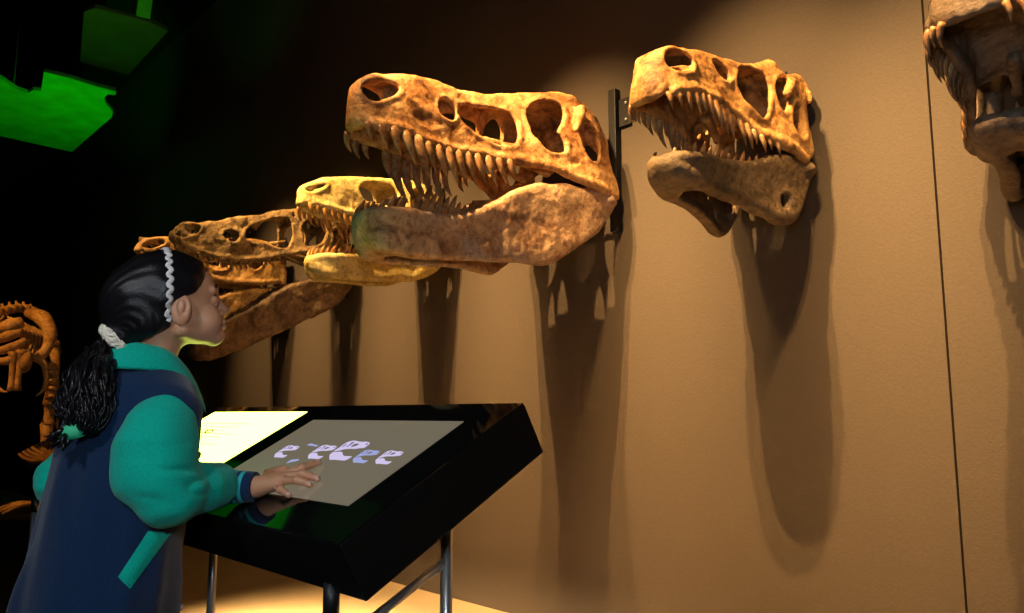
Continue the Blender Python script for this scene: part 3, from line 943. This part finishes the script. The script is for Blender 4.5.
for nm in fin:
    F.cap(WRR, fin[nm][0], .0155, .0105, .010)
pc = (WRR + fin['middle'][0]) / 2
for nm in fin: F.path(fin[nm], frad[nm], .0022)
for nm in fin: F.ell(fin[nm][1], (frad[nm][1] * 1.08,) * 3, k=.003)
thumb = [WRR.lerp(fin['index'][0], .25), PL(268, 474.5, .016), PL(277, 471, .010), PL(285, 469, .0068)]
F.path(thumb, [.014, .0105, .009, .007], .005)
V3, F3 = F.mesh(); Vall.append(V3); Fall.append(F3)
# left hand on the front edge of the console, fingers curled over it
LH = WRL; 
lf = []
for k, (dx, ln) in enumerate(((.028, .052), (.010, .058), (-.008, .054), (-.026, .044))):
    m0 = Vector((LH.x + dx, .668, PZ(.668) + .026)); m1 = Vector((LH.x + dx * 1.15, .668 + ln * .45, PZ(.668 + ln * .45) + .022))
    m2 = Vector((LH.x + dx * 1.2, .668 + ln * .78, PZ(.668 + ln * .78) + .013)); m3 = Vector((LH.x + dx * 1.2, .668 + ln, PZ(.668 + ln) + .0075))
    lf.append([m0, m1, m2, m3])
F = Field((LH.x - .07, .55, .70), (LH.x + .075, .76, .85), .002)
F.cap(LH - (LH - ELL).normalized() * .05, LH, .0215, .0185, .006)
for q in lf:
    F.cap(LH, q[0], .015, .0105, .01); F.path(q, (.0086, .0076, .007, .006), .0022)
F.path([LH.lerp(lf[0][0], .3), Vector((LH.x + .040, .668, PZ(.668) + .020)), Vector((LH.x + .050, .690, PZ(.690) + .010))], [.013, .010, .0075], .005)
V4, F4 = F.mesh(); Vall.append(V4); Fall.append(F4)
off = 0; FF = []
for v, f in zip(Vall, Fall):
    FF += [[i + off for i in q] for q in f]; off += len(v)
body = mesh_obj('body', np.concatenate(Vall), FF, M_SKIN, kid)
for nm in ('index', 'middle', 'ring', 'little'):
    q = fin[nm]; d = (q[3] - q[2]).normalized(); r = frad[nm][3]
    upn = (ND - d * ND.dot(d)).normalized(); sd = d.cross(upn)
    mb = MB(); V = []; Fq = []
    for i in range(5):
        for j in range(5):
            u_ = (i / 4 - .5) * 2; w_ = (j / 4 - .5) * 2
            V.append(q[3] - d * .001 + d * (u_ * r * .85) + sd * (w_ * r * .72) + upn * (r * (1.06 - .28 * w_ * w_ - .22 * max(0, u_) ** 2)))
    for i in range(4):
        for j in range(4): Fq.append((i * 5 + j, i * 5 + j + 1, (i + 1) * 5 + j + 1, (i + 1) * 5 + j))
    mb.add(V, Fq).build('fingernail', M_NAIL, body)
for sg in (-1, 1):
    c = HW((.0690, sg * .0295, .0005))
    e = MB().ball(c, .0135, 20, 14).build('eye', M_EYE, body)
    ci = HW((.0690 + .0112, sg * .031, .002))
    ir = MB().ball(ci, .0052, 14, 10).build('iris', M_IRIS, e)
    # brow and lashes
    P = [HW((.091 - .013 * t * t - .002, sg * (.012 + .030 * t), .0235 + .006 * math.sin(PI * min(1, t * 1.2)))) for t in [k / 8 for k in range(9)]]
    MB().tube(P, [.0012 + .002 * math.sin(PI * k / 8) for k in range(9)], 8).build('eyebrow', M_HAIR, body)
    P = [HW((.0845 - .010 * t * t, sg * (.018 + .026 * t), .0085 + .002 * math.sin(PI * t))) for t in [k / 6 for k in range(7)]]
    MB().tube(P, .0013, 6).build('eyelashes', M_HAIR, body)

# hair, drawn back to a low ponytail
SCR = at(117, 338, 1.535)
sl = Vector(head_local(SCR))
F = Field((-.17, -.115, -.13), (.115, .115, .145), .003)
F.ell((-.012, 0, .036), (.098, .079, .086), k=.005)
F.ell((-.066, 0, .020), (.066, .066, .074), k=.02)
F.ell((-.045, 0, -.020), (.060, .060, .050), k=.02)
F.cap((-.085, 0, -.02), sl, .05, .026, .03)
X, Y, Z = F.grids()
# hairline: forehead, temple, behind the ear, nape
xl = np.interp(Z, [-.2, .004, .020, .032, .060, .100, .14], [-.016, -.016, .040, .056, .074, .080, .080])
cut = np.maximum(X - xl, (-.055 - .12 * X) * 0 - Z - .062 + .0 * X)
nape = (-Z - .040) - .25 * (-X - .02)
cut = np.maximum(X - xl, nape)
F.d = smax(F.d, cut.astype(np.float32), .010)
ang = np.arctan2(Y - 0, (Z - sl.z) * .8 + (X - sl.x) * .6 + 1e-6)
prox = np.sqrt((X - sl.x) ** 2 + Y ** 2 + (Z - sl.z) ** 2)
az = np.arctan2(Y, np.sqrt((X - sl.x) ** 2 + (Z - sl.z) ** 2) + 1e-6)
F.d += (.0006 * np.sin(az * 43 + 1.3 + prox * 9)).astype(np.float32)
F.d += vnoise(F.d.shape, .003, .03, 5) * .0015
V, Fa = field_to_world(F)
hair = mesh_obj('hair', V, Fa, M_HAIR, kid)
# loose strands lying on the head
rs = random.Random(5)
bv = BVHTree.FromPolygons([tuple(v) for v in V], Fa)

# white wavy headband
pts = []; N_ = 150
for k in range(N_ + 1):
    a = math.radians(-134 + 268 * k / N_)
    x0 = -.019
    for _ in range(1):
        z = .036 + .0905 * math.cos(a); y = .0845 * math.sin(a)
        x = x0 + .22 * z
    zig = .0046 * math.sin(k / N_ * 2 * PI * 21)
    p = HW((x + zig, y, z)); c = HW((x, 0, .03))
    d = (c - p).normalized()
    hit = bv.ray_cast(p - d * .06, d)
    q = hit[0] if hit[0] is not None else p
    if (q - p).length > .02: q = p
    pts.append(q - d * .0022)
sm_ = [pts[0]] + [(pts[i - 1] + pts[i] * 2 + pts[i + 1]) / 4 for i in range(1, N_)] + [pts[-1]]
MB().tube(sm_, [(.0018, .0046)] * len(sm_), 10, flat=(SC.cursor.location * 0 + (sm_[0] - HC).normalized())).build('headband', M_WHITE, kid)

# scrunchie
dv = Vector((-.35, -.35, -.6)).normalized()
up_ = Vector((0, 0, 1)); ax1 = (up_ - dv * up_.dot(dv)).normalized(); ax2 = dv.cross(ax1)
mb = MB()
ring = []; rad = []
for k in range(73):
    a = 2 * PI * k / 72
    rr_ = .021 + .003 * math.sin(a * 9)
    ring.append(SCR + ax1 * (rr_ * math.cos(a)) + ax2 * (rr_ * math.sin(a)) + dv * (.005 * math.sin(a * 13)))
    rad.append(.0115 + .003 * math.sin(a * 11 + 1))
mb.tube(ring, rad, 12)
mb.build('scrunchie', M_LACE, kid)

# ponytail: curly strands
spine = catmull([SCR + dv * -.01, at(106, 352, 1.545), at(94, 372, 1.49), at(87, 398, 1.46), at(83, 420, 1.445), at(76, 432, 1.44)], 8)
prof = [.016, .020, .030, .040, .043, .040, .018]
n_s = len(spine)
mb = MB()
core = [float(np.interp(i / (n_s - 1), np.linspace(0, 1, len(prof)), prof)) for i in range(n_s)]
mb.tube(spine, [c * .82 for c in core], 14)
for sI in range(190):
    a0 = rs.uniform(0, 2 * PI); rr0 = rs.uniform(.65, 1.08); wv = rs.uniform(.002, .007); fq = rs.uniform(2.5, 5.5); ph = rs.uniform(0, 6.3)
    P = []; R_ = []
    i0 = 0 if rs.random() < .6 else rs.randrange(0, n_s // 2)
    i1 = n_s if rs.random() < .5 else rs.randrange(n_s * 2 // 3, n_s)
    for i in range(i0, i1):
        t = (spine[min(i + 1, n_s - 1)] - spine[max(i - 1, 0)]).normalized()
        e1 = (Vector((1, 0, 0)) - t * t.x).normalized(); e2 = t.cross(e1)
        f = i / (n_s - 1); aa = a0 + .5 * f
        r_ = core[i] * rr0
        w1_ = wv * math.sin(fq * 2 * PI * f + ph); w2_ = wv * math.cos(fq * 2 * PI * f + ph)
        P.append(spine[i] + e1 * (r_ * math.cos(aa) + w1_) + e2 * (r_ * math.sin(aa) + w2_))
        R_.append(.0030 * (1 - .6 * max(0, f - .6) / .4))
    if len(P) > 3: mb.tube(catmull(P, 2), [float(np.interp(j / (2 * len(P) - 2), np.linspace(0, 1, len(R_)), R_)) for j in range(2 * (len(P) - 1) + 1)], 5)
mb.build('ponytail', M_HAIR, kid)
tie = at(70, 432, 1.43)
MB().tube([tie + Vector((.022, .012, .004)), tie, tie - Vector((.014, .008, .006))], [.013, .015, .012], 14).build('hair_tie', M_GTIE, kid)
mb = MB()
for k in range(26):
    a = rs.uniform(0, 6.28); e = at(rs.uniform(42, 66), rs.uniform(436, 452), 1.42 + rs.uniform(-.02, .02))
    m_ = tie.lerp(e, .5) + Vector((rs.uniform(-.006, .006), rs.uniform(-.006, .006), rs.uniform(-.004, .012)))
    s0 = tie - Vector((.010, .006, .004)) + Vector((rs.uniform(-.006, .006), rs.uniform(-.006, .006), rs.uniform(-.006, .006)))
    mb.tube(catmull([s0, m_, e], 4), [.0045, .005, .005, .0048, .0045, .004, .003, .002, .001], 6)
mb.build('hair_tuft', M_HAIR, kid)

# jacket body
F = Field((-2.0, .24, .46), (-1.40, .82, 1.08), .0045)
X, Y, Z = F.grids()
zs = [.46, .60, .75, .86, .93, .975, 1.005, 1.03]
aa = [.172, .172, .168, .160, .148, .120, .082, .050]
bb = [.142, .139, .131, .125, .118, .098, .074, .050]
A_ = np.interp(Z, zs, aa); B_ = np.interp(Z, zs, bb)
tz = (Z - .6) / .4
cx = -1.702 + .034 * tz; cy = .505 + .040 * tz
q = np.sqrt(((X - cx) / A_) ** 2 + ((Y - cy) / B_) ** 2)
th_ = np.arctan2(Y - cy, X - cx)
F.d = ((q - 1) * np.minimum(A_, B_) * .9).astype(np.float32)
F.d = smax(F.d, np.broadcast_to(.478 - Z, F.d.shape).astype(np.float32), .012)
F.d = smax(F.d, np.broadcast_to(Z - 1.035, F.d.shape).astype(np.float32), .01)
F.cap(SHR + Vector((-.003, 0, -.022)), (-1.668, .55, .985), .055, .055, .03)
F.cap(SHL + Vector((.02, 0, -.01)), (-1.668, .55, .985), .048, .055, .03)
low = np.clip((.95 - Z) / .3, 0, 1)
F.d += (vnoise(F.d.shape, .0045, (.07, .07, .30), 9) * .012 * low + vnoise(F.d.shape, .0045, (.04, .04, .12), 10) * .004 * (.3 + low)).astype(np.float32)
# front opening overlap
V, Fa = F.mesh()
jacket = mesh_obj('jacket', V, Fa, M_NAVY, kid)
bvj = BVHTree.FromPolygons([tuple(v) for v in V], Fa)


def on_jacket(px, py, lift=.001, tree=None):
    r = ray(px, py).normalized(); o = Vector((0, 0, CH))
    h = (tree or bvj).ray_cast(o, r)
    if h[0] is None: return None, None
    n_ = h[1] if h[1].dot(r) < 0 else -h[1]
    return h[0] + n_ * lift, n_


# sleeves
def sleeve(pts, rr, seed, bend):
    lo = np.array([min(p[i] for p in pts) for i in range(3)]) - .12; hi = np.array([max(p[i] for p in pts) for i in range(3)]) + .12
    F = Field(lo, hi, .004)
    F.path([tuple(p) for p in pts], rr, .012)
    X, Y, Z = F.grids()
    d_ = np.sqrt((X - bend.x) ** 2 + (Y - bend.y) ** 2 + (Z - bend.z) ** 2)
    w = np.exp(-(d_ / .075) ** 2)
    e_ = pts[-1]; de = np.sqrt((X - e_.x) ** 2 + (Y - e_.y) ** 2 + (Z - e_.z) ** 2)
    crease = np.abs(vnoise(F.d.shape, .004, (.06, .06, .022), seed + 3)) - .35
    F.d += (-.011 * w * crease + .0045 * np.exp(-(de / .045) ** 2) * np.sin(de * 230 + vnoise(F.d.shape, .004, .04, seed + 4) * 1.5)
            + .005 * vnoise(F.d.shape, .004, (.05, .05, .08), seed)).astype(np.float32)
    V, Fa = F.mesh()
    return mesh_obj('sleeve', V, Fa, M_TEAL, kid)


rsl = [at(170, 412, 1.50), at(162, 428, 1.485), at(157, 448, 1.475), at(157, 472, 1.47), at(170, 493, 1.472), at(200, 488, 1.53), at(215, 487, 1.57), CU0 - cdir * .022]
sleeve(rsl, [.040, .058, .070, .070, .058, .046, .040, .034], 3, at(185, 478, 1.44))
ldir = (WRL - ELL).normalized()
CL1 = WRL - ldir * .005; CL0 = CL1 - ldir * .045
sleeve([SHL + Vector((.01, 0, -.01)), SHL.lerp(ELL, .4), SHL.lerp(ELL, .75), ELL, ELL.lerp(CL0, .5), CL0], [.042, .052, .050, .048, .042, .034], 14, ELL)


def cuff(a, b, r0, r1):
    mb = MB(); n = 28; bands = [(0, .14, 0), (.14, .30, 0), (.30, .44, 1), (.44, .58, 0), (.58, .72, 1), (.72, 1.0, 0)]
    for (t0, t1, mi) in bands:
        p0 = a.lerp(b, t0); p1 = a.lerp(b, t1); ra = r0 + (r1 - r0) * t0; rb = r0 + (r1 - r0) * t1
        mb.tube([p0, p1], [ra, rb], n, caps=False, mi=mi)
    d = (b - a).normalized()
    mb.tube([a.lerp(b, 1.0), b + d * .001, b - d * .010], [r1, r1 - .004, r1 - .005], n, caps=False, mi=0)
    return mb.build('cuff', [M_NAVY, M_CYAN], kid)


cuff(CU0 - cdir * .006, WRR - cdir * .004, .0335, .0295)
cuff(CL0 - ldir * .004, CL1, .032, .028)

# collar: a turned-down band round the neck
NB = Vector((-1.667, .553, 1.030))
mb = MB(); n = 56; V = []; Fq = []
fa = math.atan2(hh.y, hh.x) * .35 + (PI / 2) * .65     # collar opens to the front
for k in range(n + 1):
    a = fa + math.radians(14) + (2 * PI - math.radians(28)) * k / n
    fr = max(0, math.cos(a - fa)) ** 1.5
    bk = max(0, -math.cos(a - fa))
    dr = Vector((math.cos(a), math.sin(a), 0))
    rin = .050; rout = .092 + .024 * fr + .014 * bk
    top = NB + dr * rin + Vector((0, 0, .018 + .014 * bk - .030 * fr)) + Vector((0, .0, 0))
    fold = NB + dr * (rin + .014) + Vector((0, 0, .024 + .014 * bk - .032 * fr))
    out = NB + dr * rout + Vector((0, 0, -.026 - .085 * fr + .004 * bk))
    mid = fold.lerp(out, .5) + dr * .004 + Vector((0, 0, .008))
    inn = NB + dr * (rin - .004) + Vector((0, 0, -.030 - .04 * fr))
    V += [inn, top, fold, mid, out, out - Vector((0, 0, .005)) - dr * .003, mid - Vector((0, 0, .007))]
m_ = 7
for k in range(n):
    for j in range(m_ - 1):
        Fq.append((k * m_ + j, (k + 1) * m_ + j, (k + 1) * m_ + j + 1, k * m_ + j + 1))
mb.add(V, [tuple(reversed(f)) for f in Fq]); col = mb.build('collar', M_TEAL, kid)
sd_ = col.modifiers.new('thick', 'SOLIDIFY'); sd_.thickness = .003; sd_.offset = 0
ss_ = col.modifiers.new('smooth', 'SUBSURF'); ss_.levels = 1; ss_.render_levels = 1

# slanted pocket welt, lifted from the jacket's own surface
mb = MB(); V = []; Fq = []; rows = 12
ok = True
for i in range(rows + 1):
    t = i / rows
    a = (148 + (118 - 148) * t, 531 + (577 - 531) * t); b = (171 + (130 - 171) * t, 533 + (589 - 533) * t)
    for j in range(4):
        px = a[0] + (b[0] - a[0]) * j / 3; py = a[1] + (b[1] - a[1]) * j / 3
        p, n_ = on_jacket(px, py, .005 if 0 < j < 3 and 0 < i < rows else .0005)
        if p is None: ok = False; p = Vector((0, 0, 0))
        V.append(p)
for i in range(rows):
    for j in range(3): Fq.append((i * 4 + j, i * 4 + j + 1, (i + 1) * 4 + j + 1, (i + 1) * 4 + j))
if ok: mb.add(V, [tuple(reversed(f)) for f in Fq]).build('pocket', M_TEAL, kid)
for px, py in ((198, 455), (181, 607)):
    for dx in range(0, 12):
        p, n_ = on_jacket(px - dx, py, .001)
        if p is not None: break
    if p is not None:
        MB().tube([p, p + n_ * .003, p + n_ * .0045], [.007, .0065, .004], 16).build('button', M_BUTTON, kid)

# trousers and shoes, below the frame
F = Field((-1.90, .33, .05), (-1.54, .66, .56), .006)
for sg in (-1, 1):
    F.path([(-1.72 + sg * .062, .497, .53), (-1.72 + sg * .075, .49, .28), (-1.72 + sg * .075, .462, .075)], [.088, .066, .056], .02)
F.d += vnoise(F.d.shape, .006, (.05, .05, .09), 3) * .005
V, Fa = F.mesh(); mesh_obj('trousers', V, Fa, M_BLACKCLOTH, kid)
for sg in (-1, 1):
    F = Field((-1.72 + sg * .08 - .07, .37, -.005), (-1.72 + sg * .08 + .07, .66, .13), .004)
    F.cap((-1.72 + sg * .075, .43, .040), (-1.71 + sg * .088, .585, .032), .040, .033, .02)
    F.cap((-1.72 + sg * .075, .445, .06), (-1.72 + sg * .075, .455, .09), .040, .042, .02)
    X, Y, Z = F.grids(); F.d = smax(F.d, np.broadcast_to(.001 - Z, F.d.shape).astype(np.float32), .004)
    V, Fa = F.mesh(); mesh_obj('shoe', V, Fa, M_SHOE, kid)

# ================================================================== FAR SKELETON
FS = 6.0


def bone(pts, rr, parent, name, mat=None, knob=1.0, n=8):
    P = catmull(pts, 4) if len(pts) > 2 else [Vector(pts[0]).lerp(Vector(pts[1]), k / 6) for k in range(7)]
    m = len(P)
    R_ = []
    for i in range(m):
        t = i / (m - 1)
        e = 1 + (knob - 1) * (math.exp(-(t / .1) ** 2) + math.exp(-((1 - t) / .1) ** 2))
        R_.append(float(np.interp(t, np.linspace(0, 1, len(rr)), rr)) * e * .78)
    return MB().tube(P, R_, n).build(name, mat or BONE_G, parent)


base0 = at(50, 440, FS)
sk = empty('dinosaur_skeleton', (base0.x, base0.y, 0), 'distant orange mounted skeleton at the left edge behind the child', 'skeleton')
Q = lambda x, y, df=0: at(x, y, FS + df)
MB().box((base0.x - .9, base0.y - .75, 0), (base0.x + .5, base0.y + .10, .22), bev=.02).build('plinth', M_DARK, sk, False)
# backbone arching over the top, each vertebra a knob with a spine
vt = catmull([Q(-28, 322, -.5), Q(-12, 314, -.4), Q(4, 311, -.2), Q(18, 308, 0), Q(32, 311, .1), Q(44, 320, .2), Q(52, 335, .25), Q(55, 352, .25)], 4)
mb = MB()
mb.tube(vt, .030, 10)
for i, p in enumerate(vt[::2]):
    mb.ball(p, (.045, .045, .036), 10, 8)
    mb.tube([p, p + Vector((.01, -.02, .052))], [.018, .008], 6)
mb.build('backbone', BONE_G, sk)
# ribs
for k in range(9):
    x0 = 8 + k * 4.2; dep = -.25 + k * .06
    bone([Q(x0 - 2, 316 + k * 1.6, dep), Q(x0 + 12 - k * .3, 328 + k * 1.5, dep - .02), Q(x0 + 12 - k * .8, 346 + k, dep - .06), Q(x0 + 3, 358 + k * .5, dep - .12)], [.012, .016, .013, .009], sk, 'rib')
for k in range(7):
    x0 = -2 - k * 5
    bone([Q(x0 + 6, 316 + k * 1, -.3), Q(x0 - 6, 330 + k, -.35), Q(x0 - 7, 344 + k, -.4), Q(x0 + 1, 358, -.42)], [.012, .016, .013, .009], sk, 'rib')
# shoulder blade sweeping down on the right
bone([Q(28, 313, -.1), Q(42, 318, -.15), Q(50, 332, -.2), Q(47, 348, -.25), Q(38, 358, -.28)], [.045, .075, .06, .045, .05], sk, 'shoulder_blade', n=12)
bone([Q(-2, 330, -.35), Q(10, 326, -.35), Q(22, 322, -.3)], [.05, .07, .05], sk, 'shoulder_blade', n=12)
bone([Q(-4, 340, -.5), Q(8, 336, -.5), Q(22, 332, -.45)], [.035, .05, .03], sk, 'chest_bone')
bone([Q(-6, 352, -.5), Q(10, 348, -.5), Q(26, 340, -.45)], [.03, .045, .03], sk, 'chest_bone')
bone([Q(-8, 362, -.5), Q(10, 360, -.5), Q(24, 350, -.45)], [.03, .04, .03], sk, 'chest_bone')
# upper arms
bone([Q(13, 352, -.5), Q(12, 370, -.5), Q(11, 391, -.5)], [.030, .022, .026], sk, 'arm_bone', knob=1.4)
bone([Q(22, 350, -.48), Q(19, 370, -.48), Q(17, 391, -.48)], [.032, .024, .028], sk, 'arm_bone', knob=1.4)
# pale pelvis plate
F = Field((0, 0, 0), (1, 1, 1), .5) if False else None
c_ = Q(24, 361, -.42); mb = MB().ball(c_, (.11, .05, .085), 16, 10); mb.build('pelvis_plate', BONE_G, sk)
bone([Q(34, 357, -.3), Q(44, 365, -.3), Q(46, 380, -.3), Q(42, 391, -.32), Q(36, 396, -.35)], [.035, .030, .022, .016, .006], sk, 'claw')
bone([Q(-6, 372, -.5), Q(-4, 384, -.5), Q(2, 391, -.5), Q(8, 392, -.5)], [.024, .020, .014, .005], sk, 'claw')
# hind leg column
bone([Q(36, 356, -.2), Q(46, 364, -.1), Q(54, 370, 0)], [.035, .03, .04], sk, 'hip_bone')
bone([Q(54, 348, .1), Q(55, 365, .05), Q(52, 385, 0), Q(50, 405, 0)], [.05, .045, .050, .058], sk, 'thigh_bone', knob=1.2, n=12)
for k in range(6):
    y = 364 + k * 8
    bone([Q(46, y + 2, -.04), Q(51, y, -.07), Q(57, y + 2, -.02)], [.014, .02, .014], sk, 'joint_band')
bone([Q(50, 404, 0), Q(49, 414, 0), Q(48, 424, 0)], [.055, .042, .055], sk, 'shin_bone', knob=1.2, n=12)
gz = Q(47, 424, 0)
bone([gz, Vector((gz.x, gz.y, .55)), Vector((gz.x + .02, gz.y - .02, .27))], [.05, .036, .045], sk, 'foot_bone', knob=1.25)
bone([Q(57, 350, .1), Q(58, 390, .08), Q(57, 428, .05)], [.012, .012, .014], sk, 'fibula')
for k, dx in enumerate((-.10, 0, .10)):
    a = Vector((gz.x + .02, gz.y - .02, .27))
    bone([a, a + Vector((dx * .7, -.12, .01)), a + Vector((dx * 1.4, -.25, -.032))], [.03, .024, .010], sk, 'toe')
# second leg, outside the frame
g2 = Q(-18, 400, -.2)
bone([Q(-16, 350, -.2), g2], [.05, .055], sk, 'thigh_bone', knob=1.2)
bone([g2, Vector((g2.x, g2.y, .55)), Vector((g2.x + .02, g2.y - .02, .27))], [.05, .036, .045], sk, 'foot_bone', knob=1.25)
for k, dx in enumerate((-.10, 0, .10)):
    a = Vector((g2.x + .02, g2.y - .02, .27))
    bone([a, a + Vector((dx * .7, -.12, .01)), a + Vector((dx * 1.4, -.25, -.032))], [.03, .024, .010], sk, 'toe')

# ================================================================== LIGHT
def spot(loc, tgt, energy, col, cone, blend=.4, size=.014, name='spot_lamp'):
    l = bpy.data.lights.new(name, 'SPOT'); l.energy = energy; l.color = col
    l.spot_size = math.radians(cone); l.spot_blend = blend; l.shadow_soft_size = size
    o = bpy.data.objects.new(name, l); COL.objects.link(o); o.location = loc
    o.rotation_euler = (Vector(tgt) - Vector(loc)).to_track_quat('-Z', 'Y').to_euler()
    return o


WARM = (1.0, .585, .22)
EK = 1.0
# lighting track in front of the wall, two lamps per skull
for (x, d, e, c) in ((-1.46, .05, 1150, 35), (-2.40, .095, 1250, 34), (-3.45, .08, 920, 31), (-4.40, .08, 600, 31), (-5.28, .08, 480, 31), (-.50, .08, 1150, 38)):
    for k in (-1, 1):
        spot((x + k * d, .54 + .06 * k, 4.0), (x + k * d * .3, WALL, 1.42), e * EK, WARM, c, 1.0)
# far skeleton
spot((base0.x + 1.2, base0.y - 2.2, 3.6), (base0.x, base0.y - .3, 1.3), 260, (1, .42, .08), 30, .5)
# green stage lamp on the ceiling panels
pc_ = on_z(60, 112, 3.6)
spot((pc_.x + .9, 1.9, 2.1), (pc_.x - .1, pc_.y - .35, 3.6), 95, (.0, 1.0, .0), 84, .6, name='green_lamp')
spot((-4.4, -.6, 1.0), (-2.40, 1.44, 1.66), 17, (.25, 1.0, .0), 14, .8, name='green_lamp')
spot((-5.75, 1.35, 2.5), (-5.75, 1.62, 3.6), 12, (.0, 1.0, .0), 80, .6, name='green_lamp')
# unseen warm strip added under the console's rear edge to brighten the floor
a = bpy.data.lights.new('floor_fill_strip', 'AREA'); a.shape = 'RECTANGLE'; a.size = 2.3; a.size_y = .03; a.spread = math.radians(66); a.energy = 110; a.color = (1.0, .66, .30)
ao = bpy.data.objects.new('floor_fill_strip', a); COL.objects.link(ao); ao.location = (P1.x - 1.27, 1.02, .72)
ao.rotation_euler = (math.radians(40), 0, 0)
# light over the child
spot((-.55, -1.3, 2.4), (-1.68, .55, .85), 95, (.92, .95, 1.0), 34, .6, .12, name='cool_lamp')
l = bpy.data.lights.new('camera_flash', 'POINT'); l.energy = 34; l.color = (.80, .90, 1.0); l.shadow_soft_size = .12
o = bpy.data.objects.new('camera_flash', l); COL.objects.link(o); o.location = (-.08, -.12, 1.20)
# added blue fill for the shadows, in place of ambient light
a = bpy.data.lights.new('blue_fill', 'AREA'); a.energy = 4; a.color = (.35, .5, 1.0); a.size = 4
ao = bpy.data.objects.new('blue_fill', a); COL.objects.link(ao); ao.location = (-1.5, -2.5, 4.2); ao.rotation_euler = (math.radians(35), 0, 0)

w = bpy.data.worlds.new('world'); SC.world = w; w.use_nodes = True
w.node_tree.nodes['Background'].inputs['Color'].default_value = (.02, .03, .06, 1)
w.node_tree.nodes['Background'].inputs['Strength'].default_value = .2
SC.view_settings.view_transform = 'Standard'
SC.view_settings.look = 'None'
SC.view_settings.exposure = 0.0
SC.view_settings.gamma = 1.0
SC.view_settings.use_curve_mapping = False
SC.cycles.use_denoising = True
SC.cycles.max_bounces = 6
SC.cycles.sample_clamp_indirect = 4
